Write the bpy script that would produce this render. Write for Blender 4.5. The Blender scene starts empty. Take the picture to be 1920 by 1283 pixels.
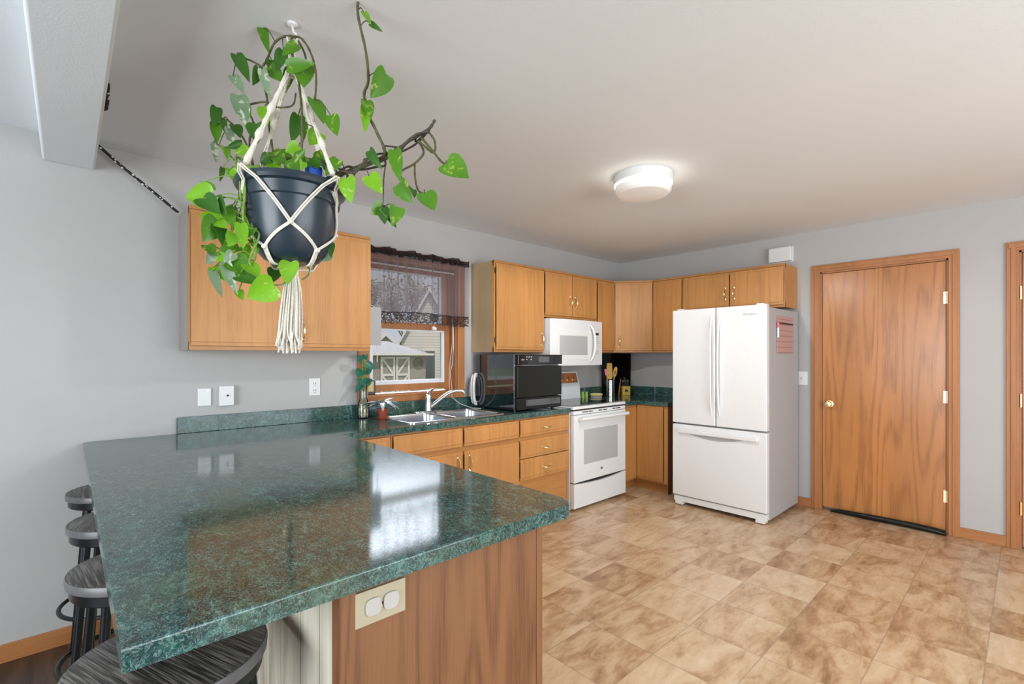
import bpy, bmesh, math, random
from mathutils import Vector, Matrix

# ------------------------------------------------------------------ camera, world, light, exposure
F_PX, CX, HZ, CAM_H = 898.58, 960.0, 668.0, 1.325
ANG = math.radians(47.10)                        # +x axis lies this far right of the view axis
sc = bpy.context.scene
COL = sc.collection

cam = bpy.data.cameras.new('camera')
cam_o = bpy.data.objects.new('camera', cam)
COL.objects.link(cam_o)
cam.sensor_width = 36.0
cam.lens = F_PX / 1920.0 * 36.0
cam.shift_y = (HZ - 641.5) / 1920.0
cam.clip_start = 0.02
cam_o.location = (0, 0, CAM_H)
cam_o.rotation_euler = (math.radians(90), 0, ANG - math.radians(90))
sc.camera = cam_o

sc.view_settings.view_transform = 'Standard'
sc.view_settings.look = 'None'
sc.view_settings.gamma = 1.0
sc.view_settings.use_curve_mapping = False
sc.view_settings.exposure = 0.0
sc.cycles.use_denoising = True
sc.cycles.max_bounces = 8
sc.cycles.diffuse_bounces = 5
sc.cycles.glossy_bounces = 4
sc.cycles.transparent_max_bounces = 12
sc.cycles.caustics_reflective = False
sc.cycles.caustics_refractive = False
sc.cycles.sample_clamp_indirect = 6.0

SKY_LOW, SKY_HIGH = 0.68, 30.0
POWER_LEFT, POWER_REAR, POWER_LAMP = 176.0, 140.0, 66.0

world = bpy.data.worlds.new('sky')
sc.world = world
world.use_nodes = True
wn, wl = world.node_tree.nodes, world.node_tree.links
wn.clear()
w_out = wn.new('ShaderNodeOutputWorld')
w_bg = wn.new('ShaderNodeBackground')
w_tc = wn.new('ShaderNodeTexCoord')
w_dot = wn.new('ShaderNodeVectorMath'); w_dot.operation = 'DOT_PRODUCT'
w_dot.inputs[1].default_value = (0.36, 0.62, 0.70)
w_map = wn.new('ShaderNodeMapRange'); w_map.interpolation_type = 'SMOOTHSTEP'
w_map.inputs[1].default_value = 0.83; w_map.inputs[2].default_value = 1.0
w_map.inputs[3].default_value = SKY_LOW; w_map.inputs[4].default_value = SKY_HIGH
w_bg.inputs[0].default_value = (0.86, 0.90, 1.0, 1)
wl.new(w_tc.outputs['Generated'], w_dot.inputs[0])
wl.new(w_dot.outputs['Value'], w_map.inputs[0])
wl.new(w_map.outputs[0], w_bg.inputs[1])
wl.new(w_bg.outputs[0], w_out.inputs[0])


def area(name, loc, rot, sx, sy, power, color=(1, 1, 1)):
    l = bpy.data.lights.new(name, 'AREA')
    l.shape = 'RECTANGLE'; l.size = sx; l.size_y = sy; l.energy = power; l.color = color
    o = bpy.data.objects.new(name, l); COL.objects.link(o)
    o.location = loc; o.rotation_euler = rot
    return o


# area lamps at unseen dining windows: left one inferred, rear one added as fill
area('daylight_left', (-3.17, 0.45, 1.25), (0, math.radians(-90), 0), 1.9, 2.7, POWER_LEFT, (0.90, 0.96, 1.0))
area('fill_rear', (1.6, -2.57, 1.3), (math.radians(90), 0, 0), 3.4, 1.9, POWER_REAR, (0.88, 0.95, 1.0))
pt = area('daylight_kitchen', (2.0, 3.46, 1.54), (math.radians(-90), 0, 0), 0.8, 1.04, 1.0)
pt.data.cycles.is_portal = True
sun = bpy.data.lights.new('sun', 'SUN'); sun.energy = 2.7; sun.angle = math.radians(2); sun.color = (1.0, 0.93, 0.84)
sun_o = bpy.data.objects.new('sun', sun); COL.objects.link(sun_o)
sun_o.rotation_euler = Vector((0.16, 0.50, -0.85)).to_track_quat('-Z', 'Y').to_euler()


# ------------------------------------------------------------------ world <-> photograph helpers (real planes only)
def ray(u, v):
    r, z = (u - CX) / F_PX, (HZ - v) / F_PX
    return Vector((math.cos(ANG) + r * math.sin(ANG), math.sin(ANG) - r * math.cos(ANG), z))


def at_depth(u, v, d):
    return Vector((0, 0, CAM_H)) + ray(u, v) * d


def on_y(u, v, y):
    d = ray(u, v); return Vector((0, 0, CAM_H)) + d * (y / d.y)


def on_x(u, v, x):
    d = ray(u, v); return Vector((0, 0, CAM_H)) + d * (x / d.x)


# ------------------------------------------------------------------ mesh helpers
class MB:
    def __init__(self):
        self.bm = bmesh.new()

    def _faces(self, vs, faces):
        bv = [self.bm.verts.new(v) for v in vs]
        for f in faces:
            try:
                self.bm.faces.new([bv[i] for i in f])
            except ValueError:
                pass
        return bv

    def hexa(self, vs, b=0.0, seg=2):
        bv = self._faces(vs, [(0, 3, 2, 1), (4, 5, 6, 7), (0, 1, 5, 4), (1, 2, 6, 5), (2, 3, 7, 6), (3, 0, 4, 7)])
        if b > 0:
            es = {e for v in bv for e in v.link_edges}
            bmesh.ops.bevel(self.bm, geom=list(es), offset=b, segments=seg, affect='EDGES', profile=0.5)
        return self

    def box(self, x0, x1, y0, y1, z0, z1, b=0.0, seg=2):
        return self.hexa([(x0, y0, z0), (x1, y0, z0), (x1, y1, z0), (x0, y1, z0),
                          (x0, y0, z1), (x1, y0, z1), (x1, y1, z1), (x0, y1, z1)], b, seg)

    def obox(self, fr, u0, u1, d0, d1, z0, z1, b=0.0, seg=2):
        return self.hexa([fr(u0, d1, z0), fr(u1, d1, z0), fr(u1, d0, z0), fr(u0, d0, z0),
                          fr(u0, d1, z1), fr(u1, d1, z1), fr(u1, d0, z1), fr(u0, d0, z1)], b, seg)

    def extrude(self, pts, vec, b=0.0, seg=2):
        n = len(pts); vec = Vector(vec)
        vs = [Vector(p) for p in pts] + [Vector(p) + vec for p in pts]
        fs = [tuple(range(n))[::-1], tuple(range(n, 2 * n))] + [(i, (i + 1) % n, n + (i + 1) % n, n + i) for i in range(n)]
        bv = self._faces(vs, fs)
        if b > 0:
            es = {e for v in bv for e in v.link_edges}
            bmesh.ops.bevel(self.bm, geom=list(es), offset=b, segments=seg, affect='EDGES', profile=0.5)
        return self

    def tube(self, pts, r, n=8, caps=True, closed=False):
        pts = [Vector(p) for p in pts]
        m = len(pts)
        rs = r if isinstance(r, (list, tuple)) else [r] * m
        rings = []
        up = None
        for i, p in enumerate(pts):
            if closed:
                t = pts[(i + 1) % m] - pts[i - 1]
            else:
                t = pts[min(i + 1, m - 1)] - pts[max(i - 1, 0)]
            if t.length < 1e-9:
                t = Vector((0, 0, 1))
            t.normalize()
            if up is None:
                a = Vector((0, 0, 1)) if abs(t.z) < 0.9 else Vector((1, 0, 0))
                up = a.cross(t).normalized()
            else:
                up = (up - t * up.dot(t))
                if up.length < 1e-6:
                    up = Vector((1, 0, 0)).cross(t)
                up.normalize()
            w = t.cross(up)
            rings.append([self.bm.verts.new(p + (up * math.cos(2 * math.pi * k / n) + w * math.sin(2 * math.pi * k / n)) * rs[i]) for k in range(n)])
        for i in range(m if closed else m - 1):
            A, B = rings[i], rings[(i + 1) % m]
            for k in range(n):
                try:
                    self.bm.faces.new([A[k], A[(k + 1) % n], B[(k + 1) % n], B[k]])
                except ValueError:
                    pass
        if caps and not closed:
            try:
                self.bm.faces.new(rings[0][::-1]); self.bm.faces.new(rings[-1])
            except ValueError:
                pass
        return self

    def cyl(self, p, q, r0, r1=None, n=20):
        return self.tube([p, q], [r0, r0 if r1 is None else r1], n)

    def lathe(self, prof, c, n=36, axis=(0, 0, 1), start=(1, 0, 0)):
        c = Vector(c); ax = Vector(axis).normalized()
        s = Vector(start); s = (s - ax * s.dot(ax)).normalized(); w = ax.cross(s)
        rings = []
        for r, z in prof:
            if r < 1e-6:
                rings.append([self.bm.verts.new(c + ax * z)])
            else:
                rings.append([self.bm.verts.new(c + ax * z + (s * math.cos(2 * math.pi * k / n) + w * math.sin(2 * math.pi * k / n)) * r) for k in range(n)])
        for A, B in zip(rings[:-1], rings[1:]):
            for k in range(n):
                f = [A[k % len(A)], A[(k + 1) % len(A)], B[(k + 1) % len(B)], B[k % len(B)]]
                g = []
                for v in f:
                    if v not in g:
                        g.append(v)
                if len(g) >= 3:
                    try:
                        self.bm.faces.new(g)
                    except ValueError:
                        pass
        return self

    def ball(self, c, r, s=(1, 1, 1), u=16, v=10):
        c = Vector(c)
        prof = []
        m = Matrix.Diagonal((*s, 1.0))
        geo = bmesh.ops.create_uvsphere(self.bm, u_segments=u, v_segments=v, radius=r, matrix=Matrix.Translation(c) @ m)
        return self

    def ico(self, c, r, s=(1, 1, 1), sub=2, jit=0.0, rng=None):
        c = Vector(c)
        geo = bmesh.ops.create_icosphere(self.bm, subdivisions=sub, radius=r, matrix=Matrix.Translation(c) @ Matrix.Diagonal((*s, 1.0)))
        if jit:
            for vv in geo['verts']:
                vv.co += (vv.co - c) * rng.uniform(-jit, jit)
        return self

    def grid(self, fn, nu, nv):
        """surface from fn(i/nu, j/nv)"""
        vs = [[self.bm.verts.new(fn(i / nu, j / nv)) for j in range(nv + 1)] for i in range(nu + 1)]
        for i in range(nu):
            for j in range(nv):
                self.bm.faces.new([vs[i][j], vs[i + 1][j], vs[i + 1][j + 1], vs[i][j + 1]])
        return self

    def leaf(self, base, tip, width, nrm, fold=0.25, droop=0.15):
        base, tip = Vector(base), Vector(tip)
        ax = tip - base; L = ax.length
        if L < 1e-5:
            return self
        a = ax / L
        n = Vector(nrm); n = n - a * n.dot(a)
        if n.length < 1e-4:
            n = Vector((0.3, 0.4, 1)) - a * a.z
        n.normalize(); s = a.cross(n)
        prof = [(-0.03, 0.16), (-0.075, 0.58), (-0.02, 0.86), (0.14, 1.0), (0.32, 0.97), (0.5, 0.83), (0.68, 0.60), (0.84, 0.32), (0.95, 0.10)]
        rows = []
        for t, w in prof:
            hw = width * 0.5 * w
            tt = max(t, 0.0)
            mid = base + a * (tt * L) - n * (droop * L * tt * tt)
            ends = base + a * (t * L) - n * (droop * L * tt * tt) + n * (fold * hw)
            half = (mid + ends) / 2 - n * (fold * hw * 0.12)
            rows.append([ends - s * hw, half - s * hw * 0.55, mid, half + s * hw * 0.55, ends + s * hw])
        bvs = [[self.bm.verts.new(p) for p in r] for r in rows]
        for A, B in zip(bvs[:-1], bvs[1:]):
            for k in range(4):
                self.bm.faces.new([A[k], A[k + 1], B[k + 1], B[k]])
        tv = self.bm.verts.new(tip - n * droop * L)
        for k in range(4):
            self.bm.faces.new([bvs[-1][k], bvs[-1][k + 1], tv])
        return self


def spline_pts(pts, n=5):
    P = [Vector(p) for p in pts]; out = []
    for i in range(len(P) - 1):
        p0, p1, p2, p3 = P[max(i - 1, 0)], P[i], P[i + 1], P[min(i + 2, len(P) - 1)]
        for k in range(n):
            s = k / n
            out.append(0.5 * ((2 * p1) + (p2 - p0) * s + (2 * p0 - 5 * p1 + 4 * p2 - p3) * s * s + (3 * p1 - p0 - 3 * p2 + p3) * s ** 3))
    out.append(P[-1]); return out


def world_loc(o):
    v = Vector((0, 0, 0))
    while o is not None:
        v += o.location; o = o.parent
    return v


def weigh_normals(o):
    m = o.modifiers.new('weighted_normals', 'WEIGHTED_NORMAL')
    m.mode = 'FACE_AREA'; m.weight = 80; m.keep_sharp = True


def part(name, mb, mat, parent=None, origin=None, smooth=True, angle=32.0):
    bm = mb.bm
    bmesh.ops.recalc_face_normals(bm, faces=bm.faces)
    off = Vector(origin) if origin is not None else Vector((0, 0, 0))
    if parent is not None:
        off = world_loc(parent)
    for v in bm.verts:
        v.co -= off
    if smooth:
        lim = math.radians(angle)
        ar = sorted(f.calc_area() for f in bm.faces)
        weigh = bool(ar) and ar[-1] > 8 * ar[len(ar) // 2] and len(ar) < 4000
        for f in bm.faces:
            f.smooth = True
        for e in bm.edges:
            if len(e.link_faces) == 2:
                e.smooth = e.calc_face_angle(0.0) < lim
    me = bpy.data.meshes.new(name)
    bm.to_mesh(me); bm.free()
    me.materials.append(mat)
    o = bpy.data.objects.new(name, me)
    COL.objects.link(o)
    if smooth and weigh:
        weigh_normals(o)
    if parent is not None:
        o.parent = parent
    elif origin is not None:
        o.location = off
    return o


def tag(o, label, cat, group=None, kind=None):
    o['label'] = label; o['category'] = cat
    if group:
        o['group'] = group
    if kind:
        o['kind'] = kind
    return o


def thing(name, loc, label, cat, group=None, kind=None):
    o = bpy.data.objects.new(name, None)
    COL.objects.link(o)
    o.empty_display_size = 0.05
    o.location = loc
    return tag(o, label, cat, group, kind)


def solo(name, mb, mat, origin, label, cat, group=None, **kw):
    return tag(part(name, mb, mat, origin=origin, **kw), label, cat, group)


def struct(name, mb, mat, parent=None, origin=None, **kw):
    o = part(name, mb, mat, parent=parent, origin=origin, **kw)
    if parent is None:
        o['kind'] = 'structure'
    return o


def frame(o, U, N):
    o, U, N = Vector(o), Vector(U).normalized(), Vector(N).normalized()
    def f(u, d, z):
        return o + U * u + N * d + Vector((0, 0, z))
    f.U, f.N = U, N
    return f


def arc(cx, cy, r, a0, a1, n=8):
    return [(cx + r * math.cos(math.radians(a0 + (a1 - a0) * i / n)), cy + r * math.sin(math.radians(a0 + (a1 - a0) * i / n))) for i in range(n + 1)]


def boolean_cut(o, cutter_mb):
    me = bpy.data.meshes.new('cutter'); bmesh.ops.recalc_face_normals(cutter_mb.bm, faces=cutter_mb.bm.faces)
    cutter_mb.bm.to_mesh(me); cutter_mb.bm.free()
    c = bpy.data.objects.new('cutter', me); COL.objects.link(c)
    m = o.modifiers.new('cut', 'BOOLEAN'); m.object = c; m.operation = 'DIFFERENCE'; m.solver = 'EXACT'
    bpy.context.view_layer.update()
    dg = bpy.context.evaluated_depsgraph_get()
    new = bpy.data.meshes.new_from_object(o.evaluated_get(dg))
    o.modifiers.clear(); old = o.data; o.data = new
    bpy.data.objects.remove(c); bpy.data.meshes.remove(me); bpy.data.meshes.remove(old)
    weigh_normals(o)


# ------------------------------------------------------------------ materials
class NT:
    def __init__(self, name):
        self.m = bpy.data.materials.new(name); self.m.use_nodes = True
        self.n, self.l = self.m.node_tree.nodes, self.m.node_tree.links
        self.b = self.n.get('Principled BSDF'); self.out = self.n.get('Material Output')

    def new(self, t, **kw):
        x = self.n.new('ShaderNode' + t)
        for k, v in kw.items():
            setattr(x, k, v)
        return x

    def link(self, a, b):
        self.l.new(a, b)

    def val(self, node, i, v):
        node.inputs[i].default_value = v

    def math(self, op, a, b=None, c=None):
        m = self.new('Math', operation=op)
        for i, x in enumerate((a, b, c)):
            if x is None:
                continue
            if isinstance(x, (int, float)):
                m.inputs[i].default_value = x
            else:
                self.link(x, m.inputs[i])
        return m.outputs[0]

    def coords(self, scale=(1, 1, 1), rnd=0.0, kind='Object'):
        tc = self.new('TexCoord')
        src = tc.outputs[kind]
        if rnd:
            oi = self.new('ObjectInfo')
            cmb = self.new('CombineXYZ')
            for i, k in enumerate((1.0, 0.73, 0.41)):
                self.link(self.math('MULTIPLY', oi.outputs['Random'], rnd * k), cmb.inputs[i])
            ad = self.new('VectorMath', operation='ADD')
            self.link(src, ad.inputs[0]); self.link(cmb.outputs[0], ad.inputs[1])
            src = ad.outputs[0]
        mp = self.new('Mapping'); mp.inputs['Scale'].default_value = scale
        self.link(src, mp.inputs['Vector'])
        return mp.outputs[0]

    def noise(self, vec, scale, detail=2.0, rough=0.5, dist=0.0):
        x = self.new('TexNoise')
        self.link(vec, x.inputs['Vector'])
        x.inputs['Scale'].default_value = scale; x.inputs['Detail'].default_value = detail
        x.inputs['Roughness'].default_value = rough; x.inputs['Distortion'].default_value = dist
        return x.outputs['Fac']

    def ramp(self, fac, stops):
        r = self.new('ValToRGB')
        el = r.color_ramp.elements
        while len(el) < len(stops):
            el.new(0.5)
        for e, (p, c) in zip(el, stops):
            e.position = p; e.color = (*c, 1) if len(c) == 3 else c
        self.link(fac, r.inputs[0])
        return r.outputs[0]

    def mix(self, fac, a, b, mode='MIX'):
        m = self.new('Mix', data_type='RGBA', blend_type=mode)
        if isinstance(fac, (int, float)):
            m.inputs[0].default_value = fac
        else:
            self.link(fac, m.inputs[0])
        for i, x in ((6, a), (7, b)):
            if isinstance(x, tuple):
                m.inputs[i].default_value = (*x, 1) if len(x) == 3 else x
            else:
                self.link(x, m.inputs[i])
        return m.outputs[2]

    def bump(self, h, strength=0.2, dist=0.01):
        b = self.new('Bump'); b.inputs['Strength'].default_value = strength; b.inputs['Distance'].default_value = dist
        self.link(h, b.inputs['Height']); self.link(b.outputs[0], self.b.inputs['Normal'])

    def set(self, **kw):
        for k, v in kw.items():
            s = self.b.inputs[k.replace('_', ' ')]
            if hasattr(v, 'is_output'):
                self.link(v, s)
            elif isinstance(v, tuple) and len(v) == 3 and s.type == 'RGBA':
                s.default_value = (*v, 1)
            else:
                s.default_value = v
        return self


def plain(name, col, rough=0.5, metal=0.0, spec=0.5, var=0.0, vscale=30.0, bump=0.0, bscale=200.0, coat=0.0):
    t = NT(name)
    t.set(Roughness=rough, Metallic=metal, Coat_Weight=coat)
    t.b.inputs['Specular IOR Level'].default_value = spec
    vec = t.coords()
    n = t.noise(vec, vscale, 3.0)
    lo = tuple(c * (1 - var) for c in col); hi = tuple(min(1, c * (1 + var)) for c in col)
    t.set(Base_Color=t.ramp(n, [(0.3, lo), (0.7, hi)]))
    if bump:
        t.bump(t.noise(vec, bscale, 2.0), bump, 0.002)
    return t.m


def oak(name, base, dark, axis='z', rough=0.44, rings=9.0, freq=6.0, along=0.045, fine=0.5, contrast=0.34):
    t = NT(name)
    sc3 = {'x': (along, 1, 1), 'y': (1, along, 1), 'z': (1, 1, along)}[axis]
    fs3 = {'x': (0.02, 1, 1), 'y': (1, 0.02, 1), 'z': (1, 1, 0.02)}[axis]
    v = t.coords(sc3, rnd=9.0)
    n = t.noise(v, freq, 1.0, 0.4, 0.0)
    vf = t.coords(fs3, rnd=5.0)
    wob = t.noise(t.coords(tuple(1.0 if k == 1 else 0.25 for k in sc3), rnd=3.0), 28.0, 3.0, 0.6)
    s = t.math('SINE', t.math('MULTIPLY_ADD', n, rings * 6.28, t.math('MULTIPLY', wob, 2.2)))
    ringf = t.math('POWER', t.math('MULTIPLY_ADD', s, 0.5, 0.5), 2.6)
    pores = t.noise(vf, 260.0, 4.0, 0.62)
    broad = t.noise(t.coords(sc3, rnd=7.0), 4.0, 2.0, 0.5)
    lo = tuple(c * 0.90 for c in base); hi = tuple(min(1.0, c * 1.10) for c in base)
    c0 = t.ramp(broad, [(0.3, lo), (0.7, hi)])
    brk = t.ramp(pores, [(0.40, (1, 1, 1)), (0.62, (0.35, 0.35, 0.35))])
    c1 = t.mix(t.math('MULTIPLY', t.math('MULTIPLY', ringf, brk), contrast), c0, dark)
    pf = t.math('MULTIPLY', t.math('SUBTRACT', 0.56, pores), 2.2 * fine)
    pc = t.new('Clamp'); t.link(pf, pc.inputs[0])
    c2 = t.mix(pc.outputs[0], c1, dark)
    t.set(Base_Color=c2, Roughness=rough)
    t.bump(pores, 0.05, 0.001)
    return t.m


M = {}
M['oak'] = oak('oak_cabinet', (0.55, 0.262, 0.080), (0.30, 0.118, 0.030))
M['oak_h'] = oak('oak_rail', (0.47, 0.22, 0.066), (0.28, 0.11, 0.028), 'x')
M['oak_door'] = oak('oak_flush_door', (0.47, 0.195, 0.060), (0.22, 0.078, 0.022), rings=13, freq=4.2, along=0.085, fine=0.4, rough=0.27, contrast=0.6)
M['oak_trim'] = oak('oak_trim', (0.43, 0.178, 0.060), (0.23, 0.080, 0.024), rings=6)
M['oak_trim_x'] = oak('oak_trim_long', (0.43, 0.178, 0.060), (0.23, 0.080, 0.024), 'x', rings=6)
M['oak_trim_y'] = oak('oak_trim_side', (0.43, 0.178, 0.060), (0.23, 0.080, 0.024), 'y', rings=6)
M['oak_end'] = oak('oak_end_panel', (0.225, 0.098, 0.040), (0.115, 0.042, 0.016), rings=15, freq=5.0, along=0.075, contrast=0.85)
M['oak_sheen'] = plain('oak_side_painted_sheen', (0.43, 0.315, 0.18), 0.2, var=0.08, vscale=3)  # oak paled in its colour to stand for window sheen
M['grey_side'] = plain('grey_melamine', (0.30, 0.27, 0.245), 0.45, var=0.05)
M['shadow_gap'] = plain('cabinet_inside', (0.06, 0.03, 0.014), 0.7)
M['brass'] = plain('polished_brass', (1.0, 0.80, 0.46), 0.22, 1.0, var=0.04)
M['chrome'] = plain('chrome', (0.82, 0.84, 0.86), 0.12, 1.0)
M['white'] = plain('white_enamel', (0.765, 0.785, 0.80), 0.22, var=0.01, coat=0.3)
M['white_matt'] = plain('white_plastic', (0.76, 0.77, 0.77), 0.45, var=0.01)
M['grey_window'] = plain('grey_oven_glass', (0.44, 0.445, 0.45), 0.12, var=0.02, vscale=400)
M['fridge_side'] = plain('grey_textured_steel', (0.41, 0.42, 0.435), 0.5, var=0.05, vscale=300, bump=0.25, bscale=500)
M['black_gloss'] = plain('black_glass', (0.006, 0.006, 0.007), 0.06)
M['black'] = plain('black_plastic', (0.006, 0.007, 0.006), 0.30, spec=0.3, var=0.1)
M['dw_side'] = plain('black_gloss_panel', (0.008, 0.014, 0.020), 0.07, spec=1.0, coat=1.0)
M['dark'] = plain('dark_gap', (0.015, 0.015, 0.016), 0.6)
M['steel'] = plain('stainless_steel', (0.64, 0.66, 0.69), 0.24, 1.0, var=0.05, vscale=8)
M['beige'] = plain('beige_plastic', (0.42, 0.37, 0.26), 0.4, var=0.02)
M['clear_cap'] = plain('frosted_plastic_cap', (0.46, 0.45, 0.42), 0.3, var=0.03)
M['black_metal'] = plain('black_metal', (0.016, 0.019, 0.022), 0.28, 0.6, var=0.1)
M['grey_rim'] = plain('grey_seat_rim', (0.10, 0.10, 0.105), 0.35, var=0.12)
M['cord'] = plain('cotton_cord', (0.72, 0.68, 0.60), 0.9, var=0.12, vscale=150, bump=0.5, bscale=400)
M['white_cord'] = plain('white_cord', (0.75, 0.75, 0.74), 0.5)
M['pot'] = plain('dark_plastic_pot', (0.018, 0.032, 0.046), 0.30, var=0.12, vscale=12)
M['soil'] = plain('soil', (0.03, 0.02, 0.012), 0.95, var=0.3, vscale=60)
M['stem'] = plain('dark_stem', (0.075, 0.075, 0.022), 0.6, var=0.3, vscale=50)
M['green_stem'] = plain('green_stem', (0.14, 0.27, 0.03), 0.5, var=0.25, vscale=50)
M['woody'] = plain('woody_stem', (0.055, 0.048, 0.036), 0.8, var=0.3, vscale=90)
M['terracotta'] = plain('terracotta', (0.32, 0.055, 0.03), 0.6, var=0.1)
M['blue'] = plain('blue_plastic', (0.01, 0.07, 0.42), 0.3)
M['yellow'] = plain('yellow_enamel', (0.62, 0.43, 0.05), 0.4)
M['pale_yellow'] = plain('pale_yellow_plastic', (0.62, 0.52, 0.20), 0.5, var=0.05)
M['lime'] = plain('lime_plastic', (0.32, 0.52, 0.08), 0.4)
M['pink'] = plain('pink_silicone', (0.75, 0.18, 0.24), 0.5)
M['bamboo'] = plain('bamboo', (0.62, 0.33, 0.045), 0.5, var=0.2, vscale=20)
M['copper'] = plain('painted_warm_reflection', (0.72, 0.37, 0.18), 0.25, 0.7, var=0.08)  # copper tint painted in for warm light reflected by the white panel
M['copper_dark'] = plain('copper_stick', (0.42, 0.17, 0.09), 0.4, 0.3)
M['ceiling'] = plain('ceiling_paint', (0.75, 0.785, 0.81), 0.9, var=0.012, vscale=2.0, bump=0.22, bscale=130)
M['wall'] = plain('grey_wall_paint', (0.455, 0.45, 0.445), 0.85, var=0.012, vscale=3.0, bump=0.18, bscale=190)
M['white_vinyl'] = plain('white_vinyl', (0.76, 0.80, 0.86), 0.35)
M['taupe'] = plain('taupe_siding', (0.33, 0.30, 0.27), 0.8, var=0.05)
M['shingle'] = plain('grey_shingles', (0.075, 0.067, 0.058), 0.9, var=0.2, vscale=9)
M['trim_white'] = plain('white_board_trim', (0.70, 0.67, 0.63), 0.7)
M['bark'] = plain('bark', (0.20, 0.17, 0.145), 0.9, var=0.2)
M['foliage_far'] = plain('autumn_foliage', (0.26, 0.24, 0.17), 0.9, var=0.45, vscale=3.0)
M['grass'] = plain('lawn', (0.13, 0.15, 0.07), 0.95, var=0.3, vscale=4)
M['dark_window'] = plain('dark_window_glass', (0.10, 0.11, 0.12), 0.1)
M['note'] = None


def leaf_mat(name, dark, mid, light, lightmix=0.62):
    t = NT(name)
    v = t.coords(rnd=3.0)
    n1 = t.noise(v, 28.0, 3.0, 0.6, 1.0)
    n2 = t.noise(v, 9.0, 1.0)
    c = t.mix(n2, dark, mid)
    c = t.mix(t.ramp(n1, [(lightmix - 0.04, (0, 0, 0)), (lightmix + 0.06, (1, 1, 1))]), c, light)
    t.set(Base_Color=c, Roughness=0.30)
    tr = t.new('BsdfTranslucent'); t.link(c, tr.inputs[0])
    mx = t.new('MixShader'); mx.inputs[0].default_value = 0.30
    t.link(t.b.outputs[0], mx.inputs[1]); t.link(tr.outputs[0], mx.inputs[2]); t.link(mx.outputs[0], t.out.inputs[0])
    return t.m


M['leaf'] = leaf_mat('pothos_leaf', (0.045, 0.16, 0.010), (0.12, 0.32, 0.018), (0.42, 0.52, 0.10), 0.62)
M['leaf_bright'] = leaf_mat('pothos_leaf_bright', (0.13, 0.38, 0.015), (0.25, 0.54, 0.025), (0.58, 0.68, 0.20), 0.64)  # brighter yellow-green leaves
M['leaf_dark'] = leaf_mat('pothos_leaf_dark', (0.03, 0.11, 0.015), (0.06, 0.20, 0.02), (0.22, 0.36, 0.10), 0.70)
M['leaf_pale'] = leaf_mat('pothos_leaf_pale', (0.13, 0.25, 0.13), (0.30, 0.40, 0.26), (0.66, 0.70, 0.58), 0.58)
M['leaf_teal'] = leaf_mat('teal_leaf', (0.02, 0.12, 0.09), (0.05, 0.22, 0.15), (0.30, 0.50, 0.42), 0.68)
M['leaf_blue'] = leaf_mat('grey_green_leaf', (0.12, 0.19, 0.20), (0.28, 0.37, 0.40), (0.62, 0.70, 0.74), 0.56)


def laminate():
    t = NT('green_marble_laminate')
    v = t.coords()
    st = t.coords((1.0, 0.62, 1.0))
    n1 = t.noise(st, 26.0, 8.0, 0.68, 1.6)
    n2 = t.noise(st, 70.0, 5.0, 0.6, 2.2)
    n3 = t.noise(v, 5.0, 3.0)
    base = t.ramp(n1, [(0.32, (0.002, 0.015, 0.018)), (0.48, (0.006, 0.044, 0.047)), (0.58, (0.018, 0.092, 0.090)), (0.70, (0.085, 0.190, 0.165))])
    vein = t.math('ABSOLUTE', t.math('SUBTRACT', n2, 0.5))
    vm = t.ramp(vein, [(0.0, (1, 1, 1)), (0.035, (0, 0, 0))])
    c = t.mix(t.math('MULTIPLY', vm, t.math('MULTIPLY', n1, 1.05)), base, (0.34, 0.47, 0.40))
    c = t.mix(t.math('MULTIPLY', t.ramp(n3, [(0.45, (0, 0, 0)), (0.65, (1, 1, 1))]), 0.30), c, (0.10, 0.13, 0.055))
    t.set(Base_Color=c, Roughness=0.085)
    t.b.inputs['Specular IOR Level'].default_value = 0.5
    t.bump(t.noise(v, 320.0, 2.0), 0.015, 0.001)
    return t.m


M['laminate'] = laminate()


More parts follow.
